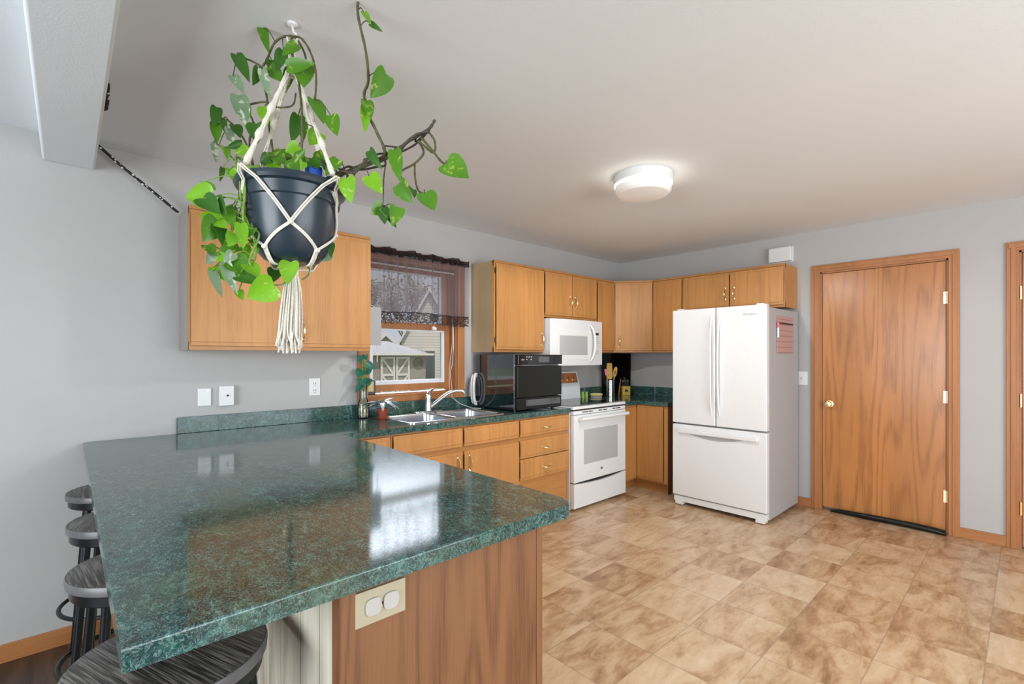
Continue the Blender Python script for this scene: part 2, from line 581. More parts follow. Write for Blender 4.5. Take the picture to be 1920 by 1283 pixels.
def tile_floor():
    t = NT('stone_look_vinyl_tile')
    P, ox, oy = 0.3365, 2.2424, 1.134
    tc = t.new('TexCoord'); sx = t.new('SeparateXYZ'); t.link(tc.outputs['Object'], sx.inputs[0])
    gx = t.math('DIVIDE', t.math('SUBTRACT', sx.outputs[0], ox), P)
    gy = t.math('DIVIDE', t.math('SUBTRACT', sx.outputs[1], oy), P)
    ix, iy = t.math('FLOOR', gx), t.math('FLOOR', gy)
    fx, fy = t.math('FRACT', gx), t.math('FRACT', gy)
    cmb = t.new('CombineXYZ'); t.link(ix, cmb.inputs[0]); t.link(iy, cmb.inputs[1])
    wn_ = t.new('TexWhiteNoise'); wn_.noise_dimensions = '2D'; t.link(cmb.outputs[0], wn_.inputs['Vector'])
    rnd = wn_.outputs['Value']
    # per tile offset so each tile carries its own clouding
    off = t.new('VectorMath', operation='SCALE'); t.link(wn_.outputs['Color'], off.inputs[0]); off.inputs['Scale'].default_value = 17.0
    add = t.new('VectorMath', operation='ADD'); t.link(tc.outputs['Object'], add.inputs[0]); t.link(off.outputs[0], add.inputs[1])
    mp = t.new('Mapping'); mp.inputs['Scale'].default_value = (1.0, 2.6, 1.0); mp.inputs['Rotation'].default_value = (0, 0, -0.35)
    t.link(add.outputs[0], mp.inputs['Vector'])
    n1 = t.noise(mp.outputs[0], 3.4, 6.0, 0.58, 0.9)
    n2 = t.noise(mp.outputs[0], 16.0, 5.0, 0.62, 0.8)
    k = t.math('ADD', t.math('MULTIPLY', n1, 0.72), t.math('MULTIPLY', n2, 0.28))
    k = t.math('ADD', k, t.math('MULTIPLY', t.math('SUBTRACT', rnd, 0.5), 0.15))
    c = t.ramp(k, [(0.30, (0.27, 0.145, 0.068)), (0.42, (0.43, 0.265, 0.145)), (0.53, (0.565, 0.395, 0.245)), (0.68, (0.66, 0.50, 0.345))])
    ex = t.math('MINIMUM', fx, t.math('SUBTRACT', 1.0, fx)); ey = t.math('MINIMUM', fy, t.math('SUBTRACT', 1.0, fy))
    e = t.math('MINIMUM', ex, ey)
    seam = t.ramp(e, [(0.004, (1, 1, 1)), (0.011, (0, 0, 0))])
    c = t.mix(t.math('MULTIPLY', seam, 0.55), c, (0.27, 0.185, 0.12))
    t.set(Base_Color=c, Roughness=0.29)
    t.bump(t.math('SUBTRACT', n2, seam), 0.08, 0.003)
    return t.m


M['tile'] = tile_floor()


def plank_floor():
    t = NT('dark_wood_floor')
    v = t.coords((1, 0.08, 1))
    n = t.noise(v, 30.0, 4.0, 0.6, 0.5)
    sx = t.new('SeparateXYZ'); tc = t.new('TexCoord'); t.link(tc.outputs['Object'], sx.inputs[0])
    g = t.math('DIVIDE', sx.outputs[0], 0.12)
    wn_ = t.new('TexWhiteNoise'); wn_.noise_dimensions = '1D'; t.link(t.math('FLOOR', g), wn_.inputs['W'])
    k = t.math('ADD', t.math('MULTIPLY', n, 0.7), t.math('MULTIPLY', wn_.outputs['Value'], 0.3))
    c = t.ramp(k, [(0.3, (0.045, 0.024, 0.016)), (0.7, (0.15, 0.085, 0.058))])
    f = t.math('FRACT', g)
    seam = t.math('LESS_THAN', f, 0.025)
    t.set(Base_Color=t.mix(t.math('MULTIPLY', seam, 0.7), c, (0.012, 0.008, 0.006)), Roughness=0.35)
    return t.m


M['planks'] = plank_floor()


def whitewash():
    t = NT('whitewashed_boards')
    v = t.coords((1, 1, 0.07))
    n = t.noise(v, 16.0, 6.0, 0.6, 0.8)
    sx = t.new('SeparateXYZ'); tc = t.new('TexCoord'); t.link(tc.outputs['Object'], sx.inputs[0])
    g = t.math('DIVIDE', sx.outputs[1], 0.12)
    wn_ = t.new('TexWhiteNoise'); wn_.noise_dimensions = '1D'; t.link(t.math('FLOOR', g), wn_.inputs['W'])
    k = t.math('ADD', t.math('MULTIPLY', n, 0.85), t.math('MULTIPLY', wn_.outputs['Value'], 0.15))
    c = t.ramp(k, [(0.30, (0.26, 0.22, 0.17)), (0.48, (0.52, 0.48, 0.38)), (0.65, (0.66, 0.62, 0.52))])
    seam = t.math('LESS_THAN', t.math('FRACT', g), 0.03)
    t.set(Base_Color=t.mix(t.math('MULTIPLY', seam, 0.7), c, (0.12, 0.10, 0.08)), Roughness=0.5)
    return t.m


M['whitewash'] = whitewash()


def stool_wood():
    t = NT('grey_stained_seat_wood')
    v = t.coords((1, 0.028, 1), rnd=4.0)
    n = t.noise(v, 300.0, 2.0, 0.6, 0.1)
    n2 = t.noise(t.coords((1, 0.2, 1), rnd=4.0), 10.0, 2.0)
    c = t.ramp(n, [(0.38, (0.010, 0.009, 0.008)), (0.50, (0.060, 0.055, 0.050)), (0.62, (0.22, 0.205, 0.19))])
    c = t.mix(t.math('MULTIPLY', n2, 0.5), c, (0.045, 0.040, 0.036))
    t.set(Base_Color=c, Roughness=0.38)
    t.bump(n, 0.35, 0.002)
    return t.m


M['stool_wood'] = stool_wood()


def siding():
    t = NT('white_lap_siding')
    sx = t.new('SeparateXYZ'); tc = t.new('TexCoord'); t.link(tc.outputs['Object'], sx.inputs[0])
    f = t.math('FRACT', t.math('DIVIDE', sx.outputs[2], 0.18))
    line = t.math('LESS_THAN', f, 0.16)
    t.set(Base_Color=t.mix(line, (0.70, 0.665, 0.63), (0.40, 0.37, 0.34)), Roughness=0.7)
    return t.m


M['siding'] = siding()


def glass_pane(name, tint=(1, 1, 1), rough=0.0, refl=1.0):
    t = NT(name)
    tr = t.new('BsdfTransparent'); tr.inputs[0].default_value = (*tint, 1)
    gl = t.new('BsdfGlossy'); gl.inputs['Roughness'].default_value = rough
    fr = t.new('Fresnel'); fr.inputs[0].default_value = 1.45
    n = t.noise(t.coords(), 2.0, 1.0)
    mx = t.new('MixShader')
    t.link(t.math('MULTIPLY', fr.outputs[0], t.math('MULTIPLY_ADD', n, 0.05, 0.85 * refl)), mx.inputs[0])
    t.link(tr.outputs[0], mx.inputs[1]); t.link(gl.outputs[0], mx.inputs[2]); t.link(mx.outputs[0], t.out.inputs[0])
    return t.m


M['pane'] = glass_pane('window_glass', (0.95, 0.96, 0.97))
M['clear_glass'] = glass_pane('clear_glass', (0.90, 0.94, 0.94), 0.03, 1.8)


def sheer(name, col, opac, pattern=None):
    t = NT(name)
    tr = t.new('BsdfTransparent')
    df = t.new('BsdfDiffuse'); df.inputs[0].default_value = (*col, 1)
    tl = t.new('BsdfTranslucent'); tl.inputs[0].default_value = (*col, 1)
    m0 = t.new('MixShader'); m0.inputs[0].default_value = 0.45
    t.link(df.outputs[0], m0.inputs[1]); t.link(tl.outputs[0], m0.inputs[2])
    mx = t.new('MixShader')
    if pattern:
        v = t.new('TexVoronoi', feature='DISTANCE_TO_EDGE'); v.inputs['Scale'].default_value = 60.0
        t.link(t.coords((1, 0.2, 1)), v.inputs['Vector'])
        k = t.math('LESS_THAN', v.outputs['Distance'], 0.13)
        t.link(t.math('MULTIPLY_ADD', k, 0.70, 0.18), mx.inputs[0])
    else:
        lw = t.new('LayerWeight'); lw.inputs[0].default_value = 0.35
        n = t.noise(t.coords((1, 0.1, 0.02)), 60.0, 2.0)
        a = t.math('MULTIPLY_ADD', lw.outputs['Facing'], 0.55, opac)
        a = t.math('ADD', a, t.math('MULTIPLY', t.math('SUBTRACT', n, 0.5), 0.16))
        c = t.new('Clamp'); t.link(a, c.inputs[0])
        t.link(c.outputs[0], mx.inputs[0])
    t.link(tr.outputs[0], mx.inputs[1]); t.link(m0.outputs[0], mx.inputs[2]); t.link(mx.outputs[0], t.out.inputs[0])
    return t.m


M['sheer'] = sheer('black_sheer', (0.25, 0.215, 0.25), 0.45)
M['sheer_dense'] = sheer('black_sheer_gathered', (0.045, 0.034, 0.04), 0.88)
M['lace'] = sheer('black_lace', (0.05, 0.045, 0.05), 0.5, True)


def bowl_mat():
    t = NT('frosted_lamp_glass')
    v = t.coords(); n = t.noise(v, 5.0, 2.0, 0.5, 0.6)
    t.set(Base_Color=t.ramp(n, [(0.3, (0.84, 0.84, 0.83)), (0.7, (0.90, 0.90, 0.88))]), Roughness=0.25)
    t.b.inputs['Emission Color'].default_value = (1.0, 0.97, 0.90, 1)
    t.b.inputs['Emission Strength'].default_value = 0.10
    return t.m


M['bowl'] = bowl_mat()
g_ = NT('lamp_rim_glow'); g_.b.inputs['Emission Color'].default_value = (1.0, 0.93, 0.80, 1); g_.b.inputs['Emission Strength'].default_value = 15.0
g_.set(Base_Color=g_.ramp(g_.noise(g_.coords(), 4.0), [(0.3, (0.8, 0.78, 0.72)), (0.7, (0.85, 0.83, 0.78))]))
M['glow'] = g_.m


def planner():
    t = NT('pink_printed_acrylic')
    tc = t.new('TexCoord'); sx = t.new('SeparateXYZ'); t.link(tc.outputs['Object'], sx.inputs[0])
    f = t.math('FRACT', t.math('DIVIDE', sx.outputs[2], 0.046))
    ln = t.math('LESS_THAN', f, 0.10)
    n = t.noise(t.coords((1.0, 1, 1.6)), 55.0, 2.0, 0.6, 2.0)
    ink = t.math('LESS_THAN', t.math('ABSOLUTE', t.math('SUBTRACT', n, 0.5)), 0.03)
    c = t.mix(t.math('MULTIPLY', ink, 0.6), (0.50, 0.34, 0.33), (0.50, 0.09, 0.09))
    c = t.mix(t.math('MULTIPLY', ln, 0.75), c, (0.20, 0.09, 0.09))
    t.set(Base_Color=c, Roughness=0.25)
    return t.m


M['planner'] = planner()


def rope_mat():
    t = NT('black_white_flecked_rope')
    v = t.new('TexVoronoi'); v.inputs['Scale'].default_value = 55.0
    t.link(t.coords(), v.inputs['Vector'])
    k = t.math('LESS_THAN', v.outputs['Distance'], 0.30)
    t.set(Base_Color=t.mix(k, (0.012, 0.012, 0.014), (0.75, 0.75, 0.73)), Roughness=0.8)
    return t.m


M['rope'] = rope_mat()

# ------------------------------------------------------------------ the room
YW, XD, ZC = 3.28, 4.79, 2.415
X0, Y0R = -3.2, -2.6
ZD = -0.115                                       # sunken dining floor
WX0, WX1, WZ0, WZ1 = 1.60, 2.41, 1.02, 2.06       # kitchen window opening

struct('floor', MB().box(0.43, XD + 0.1, Y0R - 0.1, YW + 0.1, -0.12, 0.0), M['tile'])
struct('floor_dining', MB().box(X0 - 0.1, 0.43, Y0R - 0.1, YW + 0.1, ZD - 0.1, ZD), M['planks'])
struct('ceiling', MB().box(X0 - 0.1, XD + 0.1, Y0R - 0.1, YW + 0.16, ZC, ZC + 0.1), M['ceiling'])

w = MB()
w.box(X0 - 0.1, WX0, YW, YW + 0.16, ZD - 0.1, ZC)
w.box(WX1, XD + 0.1, YW, YW + 0.16, ZD - 0.1, ZC)
w.box(WX0, WX1, YW, YW + 0.16, ZD - 0.1, WZ0)
w.box(WX0, WX1, YW, YW + 0.16, WZ1, ZC)
struct('wall_back', w, M['wall'])

DY0, DY1, DZ = 0.40, 1.225, 2.05                  # pantry door opening
EY0, EY1 = -0.80, 0.04                            # next door at the frame's right edge
w = MB()
w.box(XD, XD + 0.12, DY1, YW, -0.1, ZC)
w.box(XD, XD + 0.12, EY1, DY0, -0.1, ZC)
w.box(XD, XD + 0.12, Y0R, EY0, -0.1, ZC)
w.box(XD, XD + 0.12, DY0, DY1, DZ, ZC)
w.box(XD, XD + 0.12, EY0, EY1, DZ, ZC)
w.box(XD + 0.07, XD + 0.12, DY0, DY1, -0.1, DZ); w.box(XD + 0.07, XD + 0.12, EY0, EY1, -0.1, DZ)  # unseen infill behind both doors, added to block outside light
struct('wall_right', w, M['wall'])

w = MB()                                          # dining room wall with a wide window
w.box(X0 - 0.12, X0, Y0R, -0.95, ZD, ZC); w.box(X0 - 0.12, X0, 1.85, YW, ZD, ZC)
w.box(X0 - 0.12, X0, -0.95, 1.85, ZD, 0.25); w.box(X0 - 0.12, X0, -0.95, 1.85, 2.22, ZC)
struct('wall_left', w, M['wall'])
w = MB()
w.box(X0, -0.15, Y0R - 0.12, Y0R, ZD, ZC); w.box(3.35, XD, Y0R - 0.12, Y0R, ZD, ZC)
w.box(-0.15, 3.35, Y0R - 0.12, Y0R, ZD, 0.3); w.box(-0.15, 3.35, Y0R - 0.12, Y0R, 2.27, ZC)
struct('wall_front', w, M['wall'])

struct('ceiling_beam', MB().box(-0.088, 0.108, Y0R, YW, 2.285, ZC + 0.01, 0.012, 3), M['ceiling'])

struct('baseboard_back', MB().box(X0, 0.44, YW - 0.014, YW, ZD, ZD + 0.085, 0.003), M['oak_trim_x'])
b = MB()
b.box(XD - 0.014, XD, DY1 + 0.06, 1.60, 0, 0.075, 0.003)
b.box(XD - 0.014, XD, EY1 + 0.06, DY0 - 0.06, 0, 0.075, 0.003)
struct('baseboard_right', b, M['oak_trim_y'])


# ---- doors in the right wall
def casing(mb, y0, y1, z1, wd=0.062):
    for a, bb in ((y0 - wd, y0), (y1, y1 + wd)):
        mb.box(XD - 0.018, XD, a, bb, 0, z1 + wd, 0.004)
        mb.box(XD - 0.024, XD - 0.016, a + 0.012, bb - 0.022, 0, z1 + wd - 0.012, 0.003)
    mb.box(XD - 0.0185, XD, y0 - wd + 0.001, y1 + wd - 0.001, z1, z1 + wd, 0.004)
    mb.box(XD - 0.0252, XD - 0.016, y0 - 0.051, y1 + 0.051, z1 + 0.0205, z1 + wd - 0.012, 0.003)


for nm, y0, y1, hinge_y in (('door_1', DY0, DY1, DY0), ('door_2', EY0, EY1, EY1)):
    d = bpy.data.objects.new(nm, None); COL.objects.link(d); d.location = (XD, (y0 + y1) / 2, 0); d['kind'] = 'structure'
    d['label'] = 'closed oak flush door with brass knob beside the refrigerator' if nm == 'door_1' else 'oak door cut off by the right edge of the picture'
    c = MB(); casing(c, y0, y1, DZ); part('door_casing', c, M['oak_trim'], d)
    j = MB(); j.box(XD, XD + 0.12, y0, y0 + 0.012, 0, DZ); j.box(XD, XD + 0.12, y1 - 0.012, y1, 0, DZ); j.box(XD, XD + 0.12, y0, y1, DZ - 0.012, DZ)
    part('door_jamb', j, M['oak_trim'], d)
    p = part('door_panel', MB().box(XD + 0.006, XD + 0.042, y0 + 0.015, y1 - 0.015, 0.028, DZ - 0.015, 0.002), M['oak_door'], d)
    for hz in (1.76, 1.02, 0.28):
        h = MB(); hy = hinge_y + (0.008 if nm == 'door_1' else -0.008)
        h.cyl((XD - 0.003, hy, hz - 0.045), (XD - 0.003, hy, hz + 0.045), 0.007, n=12)
        h.box(XD, XD + 0.007, hy - 0.006, hy + 0.02, hz - 0.045, hz + 0.045)
        part('hinge', h, M['brass'], p)
    ky = 1.158 if nm == 'door_1' else -0.73
    k = MB(); prof = [(0.0, 0.0), (0.030, 0.0), (0.030, 0.006), (0.013, 0.010), (0.012, 0.028), (0.026, 0.036), (0.029, 0.048), (0.024, 0.060), (0.010, 0.064), (0.0, 0.064)]
    k.lathe(prof, (XD + 0.006, ky, 0.915), 28, (-1, 0, 0), (0, 0, 1)); part('knob', k, M['brass'], p)

ds = MB()
ds.tube([(XD - 0.035, 1.14, 0.012), (XD - 0.04, 1.05, 0.024), (XD - 0.043, 0.85, 0.026), (XD - 0.042, 0.6, 0.027), (XD - 0.048, 0.46, 0.024), (XD - 0.06, 0.405, 0.012)], [0.008, 0.018, 0.022, 0.023, 0.022, 0.008], 12)
solo('draft_stopper', ds, M['black'], (XD - 0.042, 0.8, 0), 'black draft stopper lying along the foot of the oak flush door', 'draft stopper')

# ---- kitchen window
win = bpy.data.objects.new('window_1', None); COL.objects.link(win); win.location = (2.0, YW, WZ0); win['kind'] = 'structure'
win['label'] = 'double-hung oak window above the sink'
c = MB()
cw = 0.072
for a, bb in ((WX0 - cw, WX0), (WX1, WX1 + cw)):
    c.box(a, bb, YW - 0.018, YW, 0.985, WZ1 + cw, 0.004)
c.box(WX0 - cw + 0.001, WX1 + cw - 0.001, YW - 0.0185, YW, WZ1, WZ1 + cw, 0.004)
c.box(WX0 - cw + 0.001, WX1 + cw - 0.001, YW - 0.0185, YW, 0.978, WZ0, 0.004)
part('window_casing', c, M['oak_trim'], win)
j = MB()
j.box(WX0, WX0 + 0.014, YW, YW + 0.16, WZ0, WZ1); j.box(WX1 - 0.014, WX1, YW, YW + 0.16, WZ0, WZ1)
j.box(WX0, WX1, YW, YW + 0.16, WZ1 - 0.014, WZ1)
part('window_jamb', j, M['oak_trim'], win)
part('window_sill', MB().box(WX0, WX1, YW - 0.012, YW + 0.16, WZ0, WZ0 + 0.018, 0.004), M['oak_trim_x'], win)


def sash(y, z0, z1, bot, top):
    s = MB(); x0, x1 = WX0 + 0.016, WX1 - 0.016; st = 0.048
    s.box(x0, x0 + st, y, y + 0.032, z0, z1, 0.003); s.box(x1 - st, x1, y, y + 0.032, z0, z1, 0.003)
    s.box(x0 + st, x1 - st, y + 0.001, y + 0.031, z0, z0 + bot, 0.003); s.box(x0 + st, x1 - st, y + 0.001, y + 0.031, z1 - top, z1, 0.003)
    so = part('sash', s, M['oak_trim'], win)
    v = MB(); a0, a1, b0, b1 = x0 + st, x1 - st, z0 + bot, z1 - top; e = 0.030
    v.box(a0, a0 + e, y + 0.012, y + 0.034, b0, b1); v.box(a1 - e, a1, y + 0.012, y + 0.034, b0, b1)
    v.box(a0 + e, a1 - e, y + 0.012, y + 0.034, b0, b0 + e); v.box(a0 + e, a1 - e, y + 0.012, y + 0.034, b1 - e * 0.4, b1)
    part('glazing_bead', v, M['white_vinyl'], so)
    part('pane', MB().box(a0 + 0.01, a1 - 0.01, y + 0.020, y + 0.024, b0 + 0.01, b1 - 0.005), M['pane'], so)


sash(YW + 0.075, WZ0 + 0.035, 1.59, 0.050, 0.052)
sash(YW + 0.112, 1.535, WZ1 - 0.016, 0.052, 0.045)

# unseen dining windows; the rear one is made up to hold its fill lamp
for nm, fr, u0, u1, z0, z1 in (('window_2', frame((X0, 0, 0), (0, 1, 0), (1, 0, 0)), -0.95, 1.85, 0.25, 2.22),
                               ('added_window', frame((0, Y0R, 0), (1, 0, 0), (0, 1, 0)), -0.15, 3.35, 0.3, 2.27)):
    d = bpy.data.objects.new(nm, None); COL.objects.link(d); d['kind'] = 'structure'; d.location = fr((u0 + u1) / 2, 0, z0)
    f = MB()
    for a, bb in ((u0 - 0.07, u0), (u1, u1 + 0.07)):
        f.obox(fr, a, bb, 0, 0.018, z0 - 0.07, z1 + 0.07, 0.003)
    f.obox(fr, u0, u1, 0, 0.018, z1, z1 + 0.07, 0.003); f.obox(fr, u0, u1, 0, 0.018, z0 - 0.07, z0, 0.003)
    part('window_casing', f, M['oak_trim'], d)
    m = MB()
    for k in (1, 2):
        uu = u0 + (u1 - u0) * k / 3; m.obox(fr, uu - 0.03, uu + 0.03, -0.08, -0.05, z0, z1)
    part('mullion', m, M['white_vinyl'], d)

# ------------------------------------------------------------------ cabinets
FY = frame((0, 0, 0), (1, 0, 0), (0, -1, 0))      # helper for faces that look towards -y (d measured from y = 0)


def face_y(y):
    return frame((0, y, 0), (1, 0, 0), (0, -1, 0))


def face_x(x):
    return frame((x, 0, 0), (0, -1, 0), (-1, 0, 0))


def slab(fr, u0, u1, z0, z1, b=0.0025):
    m = MB(); e = 0.020
    m.obox(fr, u0, u1, 0.0, 0.015, z0, z1, b)
    m.obox(fr, u0, u1, 0.0, 0.0195, z0 + e, z1 - e, 0.003)
    return m


def pull(fr, u, z, L=0.115, vert=True, d0=0.0195):
    m = MB(); pts, rs = [], []
    for i in range(13):
        t = i / 12 * 2 - 1
        s = t * L / 2 * 0.86
        d = d0 + 0.026 * (1 - abs(t) ** 3)
        if vert:
            pts.append(fr(u, d, z + s))
        else:
            pts.append(fr(u + s, d, z - 0.010 * (1 - t * t)))
        rs.append(0.0036 + 0.0032 * max(0.0, 1 - abs(t) * 1.7) + (0.0022 if 0.72 < abs(t) < 0.95 else 0))
    m.tube(pts, rs, 10)
    for s in (-1, 1):
        uu, zz = (u, z + s * L * 0.43) if vert else (u + s * L * 0.43, z)
        c0 = fr(uu, d0 - 0.003, zz)
        m.lathe([(0.0, 0.0), (0.010, 0.0), (0.008, 0.005), (0.0, 0.008)], c0, 14, fr.N, (0, 0, 1))
        if vert:
            m.tube([fr(u, d0 + 0.001, z + s * L * 0.40), fr(u, d0 + 0.003, z + s * L * 0.52), fr(u, d0 + 0.002, z + s * L * 0.60)], [0.005, 0.006, 0.0015], 8)
    return m


def hinge_pin(fr, u, z):
    m = MB(); m.cyl(fr(u, 0.012, z - 0.022), fr(u, 0.012, z + 0.022), 0.0045, n=10); m.obox(fr, u - 0.002, u + 0.012, 0.0, 0.004, z - 0.018, z + 0.018)
    return m


def upper(label, fr, u0, u1, z0, z1, doors, depth, handles, side=None, name='upper_cabinet', hinges=None):
    """fr: face plane; depth runs backwards from the face. doors: list of (u0,u1); handles: list of (door index, u, zcentre)"""
    t = thing(name, fr((u0 + u1) / 2, -depth / 2, z0), label, 'cabinet')
    c = MB()
    th = 0.016
    c.obox(fr, u0 + 0.001, u1 - 0.001, -depth, -0.018, z0 + 0.012, z1 - 0.004)
    part('carcass', c, M['oak'], t)
    st = 0.03
    for za, zb_ in ((z0, z0 + 0.045), (z1 - 0.045, z1)):
        part('rail', MB().obox(fr, u0, u1, -0.018, 0.0, za, zb_, 0.002), M['oak_h'], t)
    for ua, ub in ((u0, u0 + st), (u1 - st, u1)):
        part('stile', MB().obox(fr, ua, ub, -0.0175, -0.0003, z0 + 0.001, z1 - 0.001, 0.002), M['oak'], t)
    cr = MB(); cr.obox(fr, u0, u1, -0.012, 0.006, z1 - 0.016, z1 + 0.004, 0.003)
    part('top_moulding', cr, M['oak_h'], t)
    if side:
        for uu, key in side:
            s = MB(); s.obox(fr, uu - 0.002, uu + 0.002, -depth, -0.017, z0, z1); part('side_panel', s, M[key], t)
    ds_ = []
    for a, bb in doors:
        ds_.append(part('door', slab(fr, a, bb, z0 + 0.022, z1 - 0.022), M['oak'], t))
    for i, u, z in handles:
        part('handle', pull(fr, u, z), M['brass'], ds_[i])
    for i, u, z in (hinges or []):
        part('hinge', hinge_pin(fr, u, z), M['black_metal'], ds_[i])
    return t


f2 = face_y(2.985)
upper('two-door oak wall cabinet left of the window, behind the hanging plant', f2, 0.468, 1.483, 1.358, 2.115,
      [(0.474, 0.958), (0.982, 1.478)], 0.292, [(0, 0.925, 1.48), (1, 1.042, 1.478)], [(0.468, 'grey_side')])
upper('oak wall cabinet with one wide door just right of the window', f2, 2.569, 3.160, 1.358, 2.115,
      [(2.585, 3.150)], 0.292, [(0, 3.118, 1.475)], [(2.569, 'oak_sheen')], hinges=[(0, 2.580, 1.46), (0, 2.580, 2.03)])
upper('short two-door oak wall cabinet above the microwave', f2, 3.163, 3.937, 1.680, 2.115,
      [(3.172, 3.545), (3.553, 3.928)], 0.292, [(0, 3.512, 1.835), (1, 3.588, 1.835)])
upper('narrow oak wall cabinet between microwave and corner cabinet', f2, 3.940, 4.232, 1.362, 2.115,
      [(3.948, 4.224)], 0.292, [(0, 3.972, 1.50)])
# diagonal corner unit
pA, pB = Vector((4.238, 2.985, 0)), Vector((4.480, 2.660, 0))
dU = (pB - pA).normalized(); dN = Vector((-dU.y, dU.x, 0))
if dN.x > 0:
    dN = -dN
fd = frame(pA, dU, dN); LD = (pB - pA).length
t = thing('corner_wall_cabinet', (4.5, 3.0, 1.362), 'oak wall cabinet set diagonally across the corner', 'cabinet')
c = MB(); q = [fd(0.004, -0.02, 1.372), fd(LD - 0.004, -0.02, 1.372), Vector((XD, 2.664, 1.372)), Vector((XD, YW, 1.372)), Vector((4.242, YW, 1.372))]
c.extrude(q, (0, 0, 0.738)); part('carcass', c, M['oak'], t)
for za, zb_ in ((1.362, 1.407), (2.070, 2.115)):
    part('rail', MB().obox(fd, 0, LD, -0.018, 0, za, zb_, 0.002), M['oak_h'], t)
for ua, ub in ((0, 0.028), (LD - 0.028, LD)):
    part('stile', MB().obox(fd, ua, ub, -0.0175, -0.0003, 1.363, 2.114, 0.002), M['oak'], t)
f = MB(); f.obox(fd, 0.003, LD - 0.003, -0.012, 0.006, 2.099, 2.119, 0.003); part('top_moulding', f, M['oak_h'], t)
dd = part('door', slab(fd, 0.020, LD - 0.012, 1.384, 2.093), M['oak'], t)
part('handle', pull(fd, 0.065, 1.475), M['brass'], dd)

f4 = face_x(4.480)
upper('oak wall cabinet between the corner cabinet and the refrigerator', f4, -2.656, -2.328, 1.362, 2.115, [(-2.648, -2.336)], 0.305, [])
upper('low two-door oak wall cabinet above the refrigerator', f4, -2.325, -1.405, 1.745, 2.115,
      [(-2.317, -1.870), (-1.860, -1.413)], 0.305, [(0, -1.905, 1.90), (1, -1.825, 1.90)], [(-1.405, 'oak')])

# ---- base cabinets
fb = face_y(2.662)
CT = 0.885; CU = 0.847


def base_body(t, fr, u0, u1, depth, z1=CU - 0.002, toe=0.075, kick=True):
    c = MB()
    c.obox(fr, u0 + 0.001, u1 - 0.001, -depth, -0.018, 0.095, z1 - 0.001)
    part('carcass', c, M['oak'], t)
    if kick:
        k = MB(); k.obox(fr, u0 + 0.002, u1 - 0.002, -depth + 0.02, -toe, 0.0, 0.10); part('toe_kick', k, M['oak_h'], t)


def frame_rails(t, fr, u0, u1, zs, us):
    for a, bb in zs:
        part('rail', MB().obox(fr, u0, u1, -0.018, 0, a, bb, 0.0015), M['oak_h'], t)
    for a, bb in us:
        part('stile', MB().obox(fr, a, bb, -0.0175, -0.0003, 0.096, CU - 0.004, 0.0015), M['oak'], t)


t = thing('base_cabinet', (1.305, 2.95, 0), 'oak base cabinet in the inner corner beside the peninsula, mostly hidden', 'cabinet')
base_body(t, fb, 1.050, 1.456, 0.60)
frame_rails(t, fb, 1.050, 1.456, [(0.80, CU - 0.003), (0.672, 0.708), (0.095, 0.13)], [(1.435, 1.456), (1.05, 1.10)])
part('drawer', slab(fb, 1.12, 1.446, 0.700, 0.832), M['oak'], t)
part('door', slab(fb, 1.12, 1.446, 0.115, 0.675), M['oak'], t)

t = thing('sink_base_cabinet', (1.99, 2.95, 0), 'oak base cabinet with two doors under the sink', 'cabinet')
c = MB(); c.obox(fb, 1.459, 2.536, -0.60, -0.018, 0.095, 0.66); c.obox(fb, 1.459, 2.536, -0.035, -0.018, 0.66, CU - 0.004); part('carcass', c, M['oak'], t)
k = MB(); k.obox(fb, 1.460, 2.535, -0.58, -0.075, 0.0, 0.10); part('toe_kick', k, M['oak_h'], t)
frame_rails(t, fb, 1.458, 2.537, [(0.80, CU - 0.003), (0.655, 0.712), (0.095, 0.13)], [(1.458, 1.472), (1.985, 2.016), (2.524, 2.537)])
part('false_drawer_front', slab(fb, 1.468, 1.992, 0.702, 0.832), M['oak'], t)
part('false_drawer_front', slab(fb, 2.010, 2.532, 0.702, 0.832), M['oak'], t)
d1 = part('door', slab(fb, 1.468, 1.992, 0.115, 0.668), M['oak'], t)
d2 = part('door', slab(fb, 2.010, 2.532, 0.115, 0.668), M['oak'], t)
part('handle', pull(fb, 1.955, 0.580), M['brass'], d1); part('handle', pull(fb, 2.055, 0.585), M['brass'], d2)

t = thing('drawer_cabinet', (2.83, 2.95, 0), 'oak base cabinet of three drawers left of the stove', 'cabinet')
base_body(t, fb, 2.539, 3.122, 0.60)
frame_rails(t, fb, 2.538, 3.124, [(0.80, CU - 0.003), (0.665, 0.708), (0.335, 0.372)], [(2.538, 2.552), (3.112, 3.124)])
part('lower_panel', MB().obox(fb, 2.552, 3.112, -0.016, -0.004, 0.097, 0.34), M['oak_h'], t)
for z0, z1 in ((0.702, 0.832), (0.532, 0.672), (0.364, 0.526)):
    d = part('drawer', slab(fb, 2.546, 3.118, z0, z1), M['oak'], t)
    part('handle', pull(fb, 2.835, (z0 + z1) / 2 - 0.002, 0.105, False), M['brass'], d)

